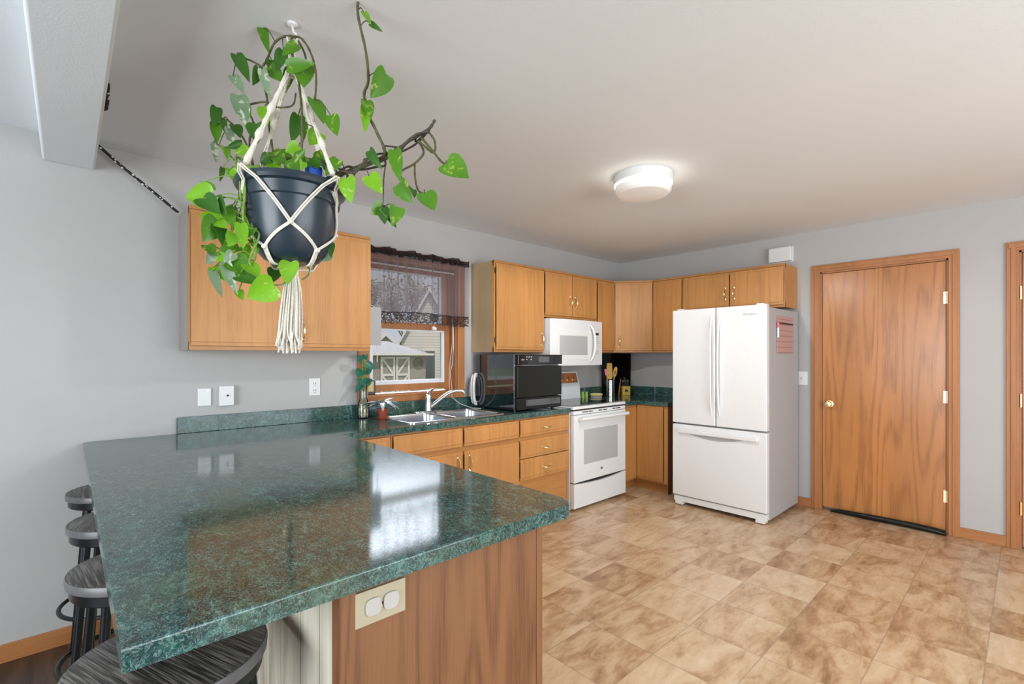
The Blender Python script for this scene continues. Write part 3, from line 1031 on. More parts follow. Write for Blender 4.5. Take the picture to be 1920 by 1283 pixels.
# corner base right of the stove (two leaves meeting in the inner corner)
t = thing('corner_base_cabinet', (4.4, 2.95, 0), 'oak corner base cabinet between stove and refrigerator', 'cabinet')
c = MB(); zz = 0.095
c.extrude([Vector((3.915, YW - 0.002, zz)), Vector((3.915, 2.682, zz)), Vector((4.198, 2.682, zz)), Vector((4.198, 2.334, zz)), Vector((XD - 0.004, 2.336, zz)), Vector((XD - 0.002, YW - 0.002, zz))], (0, 0, CU - 0.004 - zz))
part('carcass', c, M['oak'], t)
k = MB(); k.box(3.915, 4.26, 2.735, 2.78, 0, 0.095); k.box(4.25, 4.29, 2.336, 2.735, 0, 0.095); part('toe_kick', k, M['oak_h'], t)
fx = face_x(4.198)
part('door', slab(face_y(2.682), 3.920, 4.176, 0.112, 0.838), M['oak'], t)
d = part('door', slab(fx, -2.662, -2.376, 0.112, 0.838), M['oak'], t)
part('stile', MB().obox(fx, -2.372, -2.334, 0.0, 0.006, 0.096, CU - 0.005, 0.002), M['oak'], t)
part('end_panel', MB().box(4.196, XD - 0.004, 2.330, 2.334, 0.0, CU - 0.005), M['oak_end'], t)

# peninsula cabinet
t = thing('peninsula_cabinet', (0.72, 1.80, 0), 'oak peninsula cabinet with a whitewashed board back and plain end panel', 'cabinet')
part('carcass', MB().box(0.452, 1.012, 0.985, 2.636, 0.0, CU - 0.002), M['oak'], t)
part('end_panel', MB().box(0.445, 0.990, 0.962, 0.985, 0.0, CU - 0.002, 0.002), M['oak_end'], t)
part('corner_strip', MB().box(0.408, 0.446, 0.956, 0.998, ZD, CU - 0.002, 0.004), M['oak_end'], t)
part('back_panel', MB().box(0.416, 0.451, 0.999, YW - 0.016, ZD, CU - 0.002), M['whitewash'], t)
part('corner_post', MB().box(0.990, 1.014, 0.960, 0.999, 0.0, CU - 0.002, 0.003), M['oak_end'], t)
fp = frame((1.014, 0, 0), (0, 1, 0), (1, 0, 0))
for a, bb in ((1.006, 1.395), (1.405, 1.795), (1.805, 2.20)):
    part('drawer', slab(fp, a, bb, 0.702, 0.832), M['oak'], t)
    d = part('door', slab(fp, a, bb, 0.10, 0.675), M['oak'], t)
    for hz in (0.60, 0.18):
        part('hinge', hinge_pin(fp, a - 0.002, hz), M['black_metal'], d)

# ---- countertops
def counter(name, poly, label, nobevel=()):
    t = thing(name, (poly[0][0], poly[0][1], CU), label, 'countertop')
    m = MB(); n = len(poly)
    m.extrude([Vector((x, y, CU)) for x, y in poly], (0, 0, CT - CU))
    es = []
    for e in m.bm.edges:
        a, bb = e.verts
        if a.co.z > CT - 1e-4 and bb.co.z > CT - 1e-4:
            mid = (a.co + bb.co) / 2
            if mid.y > YW - 0.01 or mid.x > XD - 0.01 or any(abs(mid.x - k) < 0.004 for k in nobevel):
                continue
            es.append(e)
    rolled = [e for e in es if abs(e.verts[0].co.x - e.verts[1].co.x) < 1e-4 and e.calc_length() > 0.5 and e.verts[0].co.x < 0.1]
    plain_e = [e for e in es if e not in rolled]
    bmesh.ops.bevel(m.bm, geom=plain_e, offset=0.006, segments=3, affect='EDGES', profile=0.5)
    rolled = [e for e in m.bm.edges if abs(e.verts[0].co.x - 0.06) < 1e-4 and abs(e.verts[1].co.x - 0.06) < 1e-4 and e.calc_length() > 0.5 and min(e.verts[0].co.z, e.verts[1].co.z) > CT - 1e-3]
    if rolled:
        bmesh.ops.bevel(m.bm, geom=rolled, offset=0.020, segments=6, affect='EDGES', profile=0.5)
    s = part('slab', m, M['laminate'], t, angle=40)
    return t, s


SX0, SX1, SY0, SY1 = 1.625, 2.455, 2.712, 3.205
poly = [(0.06, 0.925)] + [(1.070, 0.925)] + arc(1.070, 0.985, 0.060, -84, 0, 7) + [(1.130, 2.632), (3.124, 2.632), (3.124, YW)] + arc(0.078, YW - 0.018, 0.018, 90, 180, 4)
ctop, slab_o = counter('countertop', poly, 'green marbled peninsula countertop running on under the window to the stove', (3.124,))
boolean_cut(slab_o, MB().box(SX0 + 0.018, SX1 - 0.018, SY0 + 0.018, SY1 - 0.05, CU - 0.02, CT + 0.02))
part('backsplash', MB().box(0.455, 3.124, YW - 0.020, YW, CT, 0.978, 0.003), M['laminate'], ctop)
poly2 = [(3.912, YW), (3.912, 2.640), (4.166, 2.640), (4.166, 2.320), (XD, 2.320), (XD, YW)]
ct2, _s = counter('countertop', poly2, 'green marbled corner countertop between stove and refrigerator', (3.912,))
bs = MB(); bs.box(3.912, XD - 0.020, YW - 0.020, YW, CT, 0.985, 0.003); bs.box(XD - 0.020, XD, 2.322, YW, CT, 0.985, 0.003)
part('backsplash', bs, M['laminate'], ct2)

# ------------------------------------------------------------------ sink and faucet
t = thing('sink', ((SX0 + SX1) / 2, (SY0 + SY1) / 2, CT), 'double-bowl stainless steel sink set in the counter under the window', 'sink')
BX = [(SX0 + 0.03, (SX0 + SX1) / 2 - 0.012), ((SX0 + SX1) / 2 + 0.012, SX1 - 0.03)]
BY0, BY1 = SY0 + 0.03, SY1 - 0.085


def rrect(x0, x1, y0, y1, r, n=6):
    return arc(x1 - r, y0 + r, r, -90, 0, n) + arc(x1 - r, y1 - r, r, 0, 90, n) + arc(x0 + r, y1 - r, r, 90, 180, n) + arc(x0 + r, y0 + r, r, 180, 270, n)


m = MB()
m.extrude([Vector((x, y, CT)) for x, y in rrect(SX0, SX1, SY0, SY1, 0.035)], (0, 0, 0.006))
rim = part('rim', m, M['steel'], t)
for a, bb in BX:
    cut = MB(); cut.extrude([Vector((x, y, CT - 0.02)) - world_loc(t) + world_loc(t) for x, y in rrect(a, bb, BY0, BY1, 0.05)], (0, 0, 0.05))
    bpy.context.view_layer.update()
    boolean_cut(rim, cut)
for a, bb in BX:
    m = MB(); rings = []
    for ins, z, r in ((-0.004, CT + 0.0075, 0.054), (0.0, CT + 0.006, 0.05), (0.004, CT - 0.01, 0.05), (0.012, CT - 0.14, 0.05), (0.04, CT - 0.165, 0.04), (0.12, CT - 0.17, 0.03)):
        rings.append([m.bm.verts.new((x, y, z)) for x, y in rrect(a + ins, bb - ins, BY0 + ins, BY1 - ins, r)])
    for A, B in zip(rings[:-1], rings[1:]):
        for k in range(len(A)):
            m.bm.faces.new([A[k], A[(k + 1) % len(A)], B[(k + 1) % len(A)], B[k]])
    m.bm.faces.new(rings[-1])
    bo = part('bowl', m, M['steel'], t, angle=60)
    dm = MB(); dm.lathe([(0.0, 0.004), (0.022, 0.004), (0.036, 0.006), (0.040, 0.0)], ((a + bb) / 2, (BY0 + BY1) / 2, CT - 0.170), 24)
    part('drain', dm, M['chrome'], bo)

fx0, fy0 = 2.055, 3.165
t = thing('faucet', (fx0, fy0, CT + 0.006), 'chrome single-lever kitchen faucet behind the sink bowls', 'faucet')
m = MB(); m.extrude([Vector((x, y, CT + 0.006)) for x, y in rrect(fx0 - 0.125, fx0 + 0.125, fy0 - 0.026, fy0 + 0.026, 0.0255)], (0, 0, 0.012), 0.003)
part('base_plate', m, M['chrome'], t)
m = MB(); m.lathe([(0.026, 0.0), (0.025, 0.02), (0.022, 0.09), (0.024, 0.11), (0.021, 0.125), (0.0, 0.132)], (fx0, fy0, CT + 0.016), 24)
part('body', m, M['chrome'], t)
m = MB(); m.tube([(fx0, fy0, CT + 0.13), (fx0 + 0.012, fy0 + 0.008, CT + 0.155), (fx0 + 0.045, fy0 + 0.02, CT + 0.175), (fx0 + 0.07, fy0 + 0.03, CT + 0.180)], [0.018, 0.016, 0.010, 0.006], 12)
part('lever', m, M['chrome'], t)
m = MB()
sp = spline_pts([(fx0, fy0, CT + 0.030), (fx0 + 0.05, fy0 - 0.025, CT + 0.075), (fx0 + 0.115, fy0 - 0.057, CT + 0.130), (fx0 + 0.165, fy0 - 0.082, CT + 0.160), (fx0 + 0.215, fy0 - 0.107, CT + 0.168), (fx0 + 0.245, fy0 - 0.122, CT + 0.160), (fx0 + 0.250, fy0 - 0.124, CT + 0.145)])
m.tube(sp, [0.0155 - 0.004 * i / (len(sp) - 1) for i in range(len(sp))], 14)
part('spout', m, M['chrome'], t)

# ------------------------------------------------------------------ countertop dishwasher
DX0, DX1, DYF, DYB, DZ0, DZ1 = 2.573, 3.095, 2.700, 3.225, CT + 0.012, 1.338
t = thing('countertop_dishwasher', (2.83, 2.96, CT), 'black portable dishwasher standing on the counter by the stove', 'dishwasher')
part('case', MB().box(DX0, DX1, DYF + 0.045, DYB, DZ0, DZ1, 0.004), M['dw_side'], t)
ft = MB()
for x in (DX0 + 0.04, DX1 - 0.04):
    for y in (DYF + 0.08, DYB - 0.05):
        ft.cyl((x, y, CT), (x, y, DZ0 + 0.002), 0.014, n=12)
part('foot', ft, M['black'], t)
fdw = face_y(DYF + 0.045)
dr = part('door', MB().obox(fdw, DX0 + 0.001, DX1 - 0.001, 0.001, 0.040, 0.998, 1.245, 0.006, 3), M['black'], t)
lo = part('lower_panel', MB().obox(fdw, DX0 + 0.001, DX1 - 0.001, 0.001, 0.036, DZ0 + 0.002, 0.992, 0.005), M['black'], t)
part('kick_plate', MB().obox(fdw, DX0 + 0.09, DX1 - 0.02, 0.036, 0.041, DZ0 + 0.028, 0.978, 0.003), M['dw_side'], lo)
cp = part('control_panel', MB().obox(fdw, DX0 + 0.001, DX1 - 0.001, 0.001, 0.046, 1.258, DZ1 - 0.001, 0.006, 3), M['black_gloss'], t)
part('display', MB().obox(fdw, 2.80, 2.93, 0.046, 0.0475, 1.275, 1.320), M['dw_side'], cp)
for k, (u, z) in enumerate(((2.668, 1.318), (2.692, 1.318), (2.716, 1.318), (2.668, 1.298), (2.716, 1.298))):
    part('button', MB().cyl(fdw(u, 0.045, z), fdw(u, 0.048, z), 0.004, n=10), M['white_matt'], cp)
for k in range(5):
    part('button', MB().cyl(fdw(2.96 + 0.022 * k, 0.045, 1.302), fdw(2.96 + 0.022 * k, 0.0475, 1.302), 0.005, n=10), M['dark'], cp)
part('nameplate', MB().obox(fdw, 2.606, 2.642, 0.046, 0.0470, 1.292, 1.300), M['steel'], cp)
tr = MB(); tr.box(DX0 - 0.003, DX0 + 0.004, DYF + 0.038, DYF + 0.046, DZ0, DZ1 - 0.002); part('edge_trim', tr, M['steel'], t)

h = MB()
for k, (dx, dy, s) in enumerate(((0, 0, 1.0), (0.012, 0.012, 0.86), (-0.01, 0.02, 0.93))):
    pts = []
    for i in range(20):
        a = math.radians(75 + 210 * i / 19)
        pts.append((2.550 + dx + 0.035 * math.cos(a) * s, 3.195 + dy + 0.01 * math.cos(a), 1.045 + 0.13 * s * math.sin(a)))
    h.tube(pts, 0.0105 if k == 0 else 0.008, 10)
solo('drain_hose', h, M['white_matt'], (2.55, 3.2, CT), 'coiled white hose behind the left end of the black dishwasher', 'hose')

# ------------------------------------------------------------------ stove
RX0, RX1, RYF = 3.134, 3.902, 2.606
t = thing('stove', (3.518, 2.94, 0), 'white freestanding electric stove with black glass cooktop', 'stove')
fs = face_y(RYF + 0.045)
part('body', MB().box(RX0, RX1, RYF + 0.05, YW - 0.022, 0.012, 0.868, 0.003), M['white'], t)
ck = MB(); ck.box(RX0 - 0.003, RX1 + 0.003, RYF + 0.005, YW - 0.022, 0.868, 0.893, 0.006, 3)
ckt = part('cooktop_frame', ck, M['white'], t)
part('glass_cooktop', MB().box(RX0 + 0.035, RX1 - 0.035, RYF + 0.06, 3.135, 0.8925, 0.896, 0.001), M['black_gloss'], ckt)
dr = part('oven_door', MB().obox(fs, RX0 + 0.004, RX1 - 0.004, 0, 0.045, 0.245, 0.820, 0.006, 3), M['white'], t)
part('oven_window', MB().obox(fs, 3.269, 3.767, 0.045, 0.0465, 0.390, 0.690, 0.001), M['grey_window'], dr)
m = MB(); m.lathe([(0.0, 0.0), (0.013, 0.0), (0.012, 0.003), (0.0, 0.0035)], fs(3.52, 0.045, 0.322), 20, (0, -1, 0), (0, 0, 1)); part('badge', m, M['steel'], dr)
m = MB(); hp = []
for i in range(13):
    u = RX0 + 0.045 + (RX1 - RX0 - 0.07) * i / 12
    hp.append(fs(u, 0.085, 0.788))
m.tube(hp, 0.017, 14)
for u in (RX0 + 0.07, RX1 - 0.06):
    m.obox(fs, u - 0.02, u + 0.02, 0.04, 0.085, 0.775, 0.800, 0.004)
part('oven_handle', m, M['white'], dr)
part('vent_strip', MB().obox(fs, RX0 + 0.004, RX1 - 0.004, 0.0, 0.040, 0.824, 0.856, 0.003), M['white'], t)
vs = MB()
for u0, u1 in ((3.25, 3.33), (3.34, 3.40), (3.48, 3.535), (3.55, 3.61), (3.69, 3.74), (3.75, 3.82)):
    vs.obox(fs, u0, u1, 0.0395, 0.0412, 0.838, 0.846)
part('vent_slot', vs, M['dark'], t)
part('dark_gap', MB().obox(fs, RX0 + 0.005, RX1 - 0.005, -0.004, 0.03, 0.857, 0.8675), M['dark'], t)
m = MB()
pl = [fs(RX0 + 0.004, 0.0, 0.028), fs(RX1 - 0.004, 0.0, 0.028)]
tp = [fs(RX1 - 0.004 - (RX1 - RX0 - 0.008) * i / 12, 0.0, 0.238 - 0.020 * math.sin(math.pi * i / 12)) for i in range(13)]
m.extrude([Vector(p) for p in pl + tp], (0, -0.045, 0), 0.003)
part('storage_drawer', m, M['white'], t)
part('drawer_gap', MB().obox(fs, RX0 + 0.008, RX1 - 0.008, 0.0, 0.025, 0.21, 0.246), M['dark'], t)
bg = MB()
bg.extrude([Vector((RX0, YW - 0.022, 0.893)), Vector((RX0, 3.150, 0.893)), Vector((RX0, 3.165, 1.035)), Vector((RX0, 3.205, 1.165)), Vector((RX0, 3.235, 1.175)), Vector((RX0, YW - 0.022, 1.170))], (RX1 - RX0, 0, 0), 0.006, 3)
bgo = part('backguard', bg, M['white'], t)
nn = Vector((0, -0.130, 0.040)).normalized(); tt = Vector((0, 0.040, 0.130)).normalized()
c0 = Vector((0, 3.166, 1.042))
fq = lambda u, d, s: c0 + Vector((u, 0, 0)) + nn * d + tt * s
part('control_panel', MB().hexa([fq(3.16, 0.003, 0.01), fq(3.875, 0.003, 0.01), fq(3.875, -0.002, 0.01), fq(3.16, -0.002, 0.01), fq(3.16, 0.003, 0.115), fq(3.875, 0.003, 0.115), fq(3.875, -0.002, 0.115), fq(3.16, -0.002, 0.115)]), M['copper'], bgo)  # copper colour stands for warm reflected light
for u in (3.24, 3.33, 3.66, 3.745, 3.83):
    m = MB(); m.lathe([(0.0, 0.003), (0.024, 0.003), (0.023, 0.012), (0.018, 0.028), (0.0, 0.030)], fq(u, 0.0, 0.052), 20, nn, (1, 0, 0)); part('knob', m, M['copper'] if u > 3.6 else M['white'], bgo)  # right-hand knobs painted copper for the same warm reflection

# ------------------------------------------------------------------ microwave
MX0, MX1, MYF, MZ0, MZ1 = 3.166, 3.934, 2.885, 1.238, 1.668
t = thing('microwave', (3.55, 3.05, MZ0), 'white over-the-range microwave under the short cabinet', 'microwave')
part('case', MB().box(MX0, MX1, MYF + 0.05, YW - 0.002, MZ0 + 0.012, MZ1, 0.003), M['white'], t)
fm = face_y(MYF + 0.05)
m = MB()
cv = [(MX0 + (MX1 - MX0) * i / 16, 0.030 + 0.022 * math.sin(math.pi * i / 16)) for i in range(17)]
m.extrude([Vector(fm(u, d, MZ0)) for u, d in cv] + [Vector(fm(MX1, 0.001, MZ0)), Vector(fm(MX0, 0.001, MZ0))], (0, 0, MZ1 - MZ0 - 0.002), 0.004)
fo = part('front_panel', m, M['white'], t, angle=25)


def onfront(u):
    return 0.030 + 0.022 * math.sin(math.pi * (u - MX0) / (MX1 - MX0))


def curved(u0, u1, z0, z1, th, n=10):
    m_ = MB(); P = [(u0 + (u1 - u0) * i / n) for i in range(n + 1)]
    m_.extrude([Vector(fm(u, onfront(u) + th, z0)) for u in P] + [Vector(fm(u, onfront(u) - 0.002, z0)) for u in P[::-1]], (0, 0, z1 - z0))
    return m_


do = part('door', curved(3.245, 3.735, 1.300, 1.568, 0.002), M['white_matt'], fo)
part('door_window', curved(3.280, 3.670, 1.335, 1.515, 0.003), M['grey_window'], fo)
m = MB(); hp = []
for i in range(15):
    s = i / 14 * 2 - 1
    hp.append(fm(3.715 + 0.040 * (1 - s * s), onfront(3.73) + 0.004 + 0.030 * (1 - s ** 4), 1.452 + 0.178 * s))
m.tube(hp, [0.007] + [0.011] * 13 + [0.007], 12)
part('handle', m, M['white'], fo)
part('display', curved(3.800, 3.866, 1.530, 1.553, 0.003, 4), M['dark'], fo)
for r_ in range(9):
    for c_ in range(3):
        if r_ in (4, 5) and c_ < 2 or r_ == 6:
            continue
        u = 3.806 + c_ * 0.022; z = 1.508 - r_ * 0.0195
        part('button', curved(u, u + 0.015, z, z + 0.007, 0.0025, 2), M['grey_window'], fo)

# ------------------------------------------------------------------ refrigerator
t = thing('refrigerator', (4.36, 1.776, 0), 'white french-door refrigerator with bottom freezer drawer', 'refrigerator')
FX0, FXD, FX1, GY0, GY1 = 3.985, 4.045, 4.735, 1.380, 2.172
part('body', MB().box(FXD + 0.004, FX1, GY0 + 0.002, GY1 - 0.002, 0.03, 1.712, 0.004), M['fridge_side'], t)
fg = face_x(FXD)
GM = 1.782
doors = []
for a, bb in ((-GY1, -GM - 0.0035), (-GM + 0.0035, -GY0)):
    doors.append(part('door', MB().obox(fg, a, bb, 0.0, 0.06, 0.735, 1.732, 0.008, 3), M['white'], t))
fz = part('freezer_drawer', MB().obox(fg, -GY1, -GY0, 0.0, 0.06, 0.092, 0.722, 0.008, 3), M['white'], t)
for i, (u, s) in enumerate(((-GM - 0.034, -1), (-GM + 0.034, 1))):
    m = MB()
    pts, rs = [], []
    for k in range(15):
        q_ = k / 14 * 2 - 1
        pts.append(fg(u + s * 0.020 * (1 - q_ * q_) * -0.2, 0.058 + 0.035 * (1 - q_ ** 4), 1.245 + 0.425 * q_)); rs.append(0.009 if abs(q_) < 0.95 else 0.006)
    m.tube(pts, rs, 12)
    part('handle', m, M['white'], doors[i])
m = MB(); m.obox(fg, -2.112, -1.440, 0.058, 0.088, 0.648, 0.684, 0.008, 3)
part('handle', m, M['white'], fz)
m = MB(); hp = [fg(-2.03 + 0.5 * i / 14, 0.060, 0.650 - 0.040 * math.sin(math.pi * i / 14)) for i in range(15)]
m.extrude([Vector(p) for p in hp], fg.N * 0.0015)
part('grip_shade', m, M['fridge_side'], fz)  # grey sheet painted in for the shade of the scoop under the handle
part('base_grille', MB().obox(fg, -GY1 + 0.006, -GY0 - 0.006, -0.02, 0.045, 0.032, 0.084, 0.006), M['white'], t)
for u in (-GY1 + 0.05, -GY0 - 0.06):
    part('foot', MB().obox(fg, u - 0.03, u + 0.04, -0.03, 0.05, 0.006, 0.034, 0.006), M['white_matt'], t)
    part('roller', MB().cyl(fg(u - 0.01, 0.02, 0.013), fg(u + 0.02, 0.02, 0.013), 0.013, n=14), M['dark'], t)
for y in (GY0 + 0.06, GY1 - 0.06):
    part('hinge_cover', MB().box(FXD - 0.03, FXD + 0.08, y - 0.03, y + 0.03, 1.712, 1.745, 0.006), M['white_matt'], t)
for y in (GY0 + 0.05, GY1 - 0.05):
    part('rear_foot', MB().cyl((FX1 - 0.06, y, 0.0), (FX1 - 0.06, y, 0.032), 0.02, n=12), M['dark'], t)
tx = bpy.data.curves.new('logo_lettering', 'FONT'); tx.body = 'Whirlpool'; tx.size = 0.024; tx.extrude = 0.0006; tx.align_x = 'CENTER'
tx.materials.append(M['steel'])
tmp = bpy.data.objects.new('lettering_source', tx); COL.objects.link(tmp); bpy.context.view_layer.update()
tme = bpy.data.meshes.new_from_object(tmp.evaluated_get(bpy.context.evaluated_depsgraph_get())); bpy.data.objects.remove(tmp)
to = bpy.data.objects.new('logo_lettering', tme); COL.objects.link(to); to.parent = doors[1]
to.location = fg(-1.51, 0.0605, 1.652) - world_loc(doors[1]); to.rotation_euler = (math.radians(90), 0, math.radians(-90))

# planner and marker on the fridge's side
m = MB(); m.box(4.205, 4.585, GY0 - 0.004, GY0 + 0.001, 1.350, 1.655, 0.001)
t = thing('planner_board', (4.395, GY0, 1.35), 'pink ruled planner board stuck on the refrigerator side', 'board')
part('sheet', m, M['planner'], t)
part('header_bar', MB().box(4.205, 4.580, GY0 - 0.006, GY0 - 0.003, 1.588, 1.602), M['black'], t)
mk = MB(); mk.cyl((4.200, GY0 - 0.010, 1.475), (4.200, GY0 - 0.010, 1.555), 0.009, n=14)
t = thing('marker', (4.2, GY0 - 0.01, 1.475), 'white marker with pink cap clipped to the planner board', 'marker')
part('barrel', mk, M['white_matt'], t)
part('cap', MB().cyl((4.200, GY0 - 0.010, 1.556), (4.200, GY0 - 0.010, 1.598), 0.0095, n=14), M['pink'], t)

# ------------------------------------------------------------------ small wall fittings
def plate(name, x0, x1, z0, z1, label, cat, th=0.007, group=None):
    t = thing(name, ((x0 + x1) / 2, YW, z0), label, cat, group)
    part('plate', MB().box(x0, x1, YW - th, YW, z0, z1, 0.002), M['white_matt'], t)
    return t


t = plate('wall_plate', 0.556, 0.622, 1.034, 1.136, 'blank white wall plate left of the cable box above the backsplash', 'wall plate', 0.010)
part('screw', MB().cyl((0.606, YW - 0.0112, 1.122), (0.606, YW - 0.009, 1.122), 0.0035, n=10), M['steel'], t)
t = plate('cable_jack', 0.662, 0.738, 1.030, 1.147, 'raised white wall box with a black round jack', 'wall plate', 0.028)
part('jack', MB().cyl((0.704, YW - 0.034, 1.090), (0.704, YW - 0.027, 1.090), 0.006, n=14), M['black'], t)
t = plate('wall_outlet', 1.189, 1.262, 1.060, 1.176, 'white duplex wall outlet under the left wall cabinet', 'outlet')
ins = part('receptacle', MB().box(1.206, 1.245, YW - 0.009, YW - 0.006, 1.074, 1.162, 0.002), M['white_matt'], t)
m = MB()
for zc in (1.140, 1.094):
    for dx in (-0.007, 0.006):
        m.box(1.2255 + dx - 0.0015, 1.2255 + dx + 0.0015, YW - 0.0096, YW - 0.0085, zc - 0.006, zc + 0.006)
    m.cyl((1.2255, YW - 0.0096, zc - 0.015), (1.2255, YW - 0.0085, zc - 0.015), 0.0028, n=8)
part('slot', m, M['dark'], ins)

t = thing('light_switch', (XD, 1.358, 1.07), 'white light switch plate between refrigerator and oak door', 'switch')
part('plate', MB().box(XD - 0.007, XD, 1.322, 1.396, 1.070, 1.188, 0.002), M['white_matt'], t)
part('toggle', MB().box(XD - 0.018, XD - 0.006, 1.353, 1.364, 1.120, 1.138, 0.002), M['white_matt'], t)

t = thing('door_chime', (XD, 1.53, 2.18), 'white door chime box high on the wall above the refrigerator cabinet', 'door chime')
part('cover', MB().box(XD - 0.052, XD - 0.004, 1.440, 1.628, 2.182, 2.312, 0.008, 3), M['white_matt'], t)
part('back_plate', MB().box(XD - 0.006, XD, 1.434, 1.634, 2.178, 2.316, 0.002), M['white_matt'], t)

# outlet in the peninsula's end panel (beige, lying on its side, child-safe caps)
t = thing('peninsula_outlet', (0.50, 0.962, 0.755), 'beige outlet plate with two round safety caps in the peninsula end panel', 'outlet')
part('plate', MB().box(0.441, 0.560, 0.955, 0.962, 0.752, 0.826, 0.002), M['beige'], t)
for x in (0.481, 0.523):
    part('safety_cap', MB().extrude([Vector((px, 0.9552, pz)) for px, pz in [(x + 0.0185 * a, 0.789 + 0.0185 * c_) for a, c_ in ((math.copysign(abs(math.cos(k * math.pi / 12)) ** 0.55, math.cos(k * math.pi / 12)), math.copysign(abs(math.sin(k * math.pi / 12)) ** 0.8, math.sin(k * math.pi / 12))) for k in range(24))]], (0, -0.005, 0), 0.001), M['clear_cap'], t)
part('screw', MB().cyl((0.502, 0.9538, 0.789), (0.502, 0.956, 0.789), 0.003, n=10), M['dark'], t)

# ------------------------------------------------------------------ ceiling light
LX, LY = 2.555, 1.585
t = thing('ceiling_light', (LX, LY, ZC), 'round white flush ceiling light with frosted glass bowl', 'ceiling light')
m = MB(); m.lathe([(0.0, 0.0), (0.172, 0.0), (0.174, -0.012), (0.170, -0.050), (0.160, -0.056), (0.0, -0.056)], (LX, LY, ZC), 56)
part('base_ring', m, M['white_matt'], t)
m = MB(); m.lathe([(0.158, -0.050), (0.166, -0.058), (0.167, -0.072), (0.163, -0.100), (0.148, -0.114), (0.10, -0.121), (0.0, -0.124)], (LX, LY, ZC), 56)
part('glass_bowl', m, M['bowl'], t)
gm = MB(); gm.tube([(LX + 0.166 * math.cos(2 * math.pi * i / 56), LY + 0.166 * math.sin(2 * math.pi * i / 56), ZC - 0.0575) for i in range(56)], 0.0045, 8, closed=True)
part('glowing_rim', gm, M['glow'], t)
lp = bpy.data.lights.new('ceiling_lamp', 'SPOT'); lp.spot_size = math.radians(176); lp.spot_blend = 0.25; lp.energy = POWER_LAMP; lp.color = (1.0, 0.97, 0.93); lp.shadow_soft_size = 0.05
lpo = bpy.data.objects.new('ceiling_lamp', lp); COL.objects.link(lpo); lpo.location = (LX, LY, ZC - 0.14)

# ------------------------------------------------------------------ things on the counters
# glass vase with cuttings
vx, vy = 1.535, 3.195
t = thing('glass_vase', (vx, vy, CT), 'clear glass bottle vase with pebbles and leafy cuttings at the window corner', 'vase')
m = MB(); m.lathe([(0.0, 0.0), (0.040, 0.0), (0.043, 0.02), (0.043, 0.075), (0.036, 0.115), (0.026, 0.145), (0.026, 0.215), (0.030, 0.232), (0.027, 0.232), (0.023, 0.215), (0.023, 0.147), (0.033, 0.113), (0.040, 0.075), (0.040, 0.01), (0.0, 0.006)], (vx, vy, CT), 28)
part('bottle', m, M['clear_glass'], t)
rng = random.Random(4)
m = MB()
for k in range(46):
    a, r_, z = rng.uniform(0, 6.28), 0.030 * math.sqrt(rng.random()), rng.uniform(0.012, 0.085)
    m.ico((vx + r_ * math.cos(a), vy + r_ * math.sin(a), CT + z), rng.uniform(0.006, 0.010), sub=1)
p = part('pebbles', m, M['pale_yellow'], t); p['kind'] = 'stuff'
m = MB(); lm = MB()
for k, (dx, dz, w_) in enumerate(((-0.03, 0.37, 0.075), (0.03, 0.36, 0.07), (0.045, 0.42, 0.055), (-0.035, 0.44, 0.06), (-0.01, 0.31, 0.075), (0.03, 0.28, 0.07), (-0.04, 0.27, 0.05), (0.005, 0.455, 0.05))):
    b0 = Vector((vx + dx * 0.35, vy - 0.005 * k % 0.02, CT + dz - 0.03))
    m.tube([(vx, vy, CT + 0.05), (vx + dx * 0.15, vy, CT + 0.22), b0], 0.0025, 6)
    lm.leaf(b0, b0 + Vector((dx * 1.5, -0.02, 0.028 if k % 2 else -0.045)), w_, (-0.6, -0.75, 0.3), 0.2, 0.2)
part('stem', m, M['green_stem'], t); part('leaves', lm, M['leaf_teal'], t)

t = thing('framed_picture', (1.64, 3.29, WZ0 + 0.018), 'small black framed picture leaning on the window sill', 'picture frame')
fk = frame((1.625, 3.295, 0), (1, -0.25, 0), (-0.25, -1, 0))
part('frame', MB().obox(fk, -0.040, 0.048, -0.008, 0.008, 1.040, 1.150, 0.003), M['black'], t)
part('picture', MB().obox(fk, -0.026, 0.034, 0.008, 0.0095, 1.064, 1.138), M['pale_yellow'], t)

px, py = 1.622, 3.075
t = thing('small_potted_plant', (px, py, CT), 'small grey-leaved plant in a red clay pot left of the sink', 'potted plant')
m = MB(); m.lathe([(0.0, 0.0), (0.026, 0.0), (0.036, 0.055), (0.039, 0.058), (0.039, 0.070), (0.035, 0.070), (0.034, 0.058), (0.0, 0.056)], (px, py, CT + 0.006), 24); part('pot', m, M['terracotta'], t)
part('saucer', MB().lathe([(0.0, 0.0), (0.04, 0.0), (0.046, 0.008), (0.0, 0.007)], (px, py, CT), 24), M['terracotta'], t)
m = MB()
for k in range(15):
    a = k * 2.4; L_ = 0.115 + 0.02 * ((k * 7) % 5) / 4
    c0 = Vector((px, py, CT + 0.066)); mid = c0 + Vector((math.cos(a) * 0.03, math.sin(a) * 0.03, 0.035 + 0.012 * (k % 3)))
    m.leaf(mid, mid + Vector((math.cos(a) * L_, math.sin(a) * L_, 0.035 if k % 4 == 0 else -0.012)), 0.040, (0, 0, 1), 0.3, 0.25)
    m.tube([c0, mid], 0.0025, 5)
part('leaves', m, M['leaf_blue'], t)

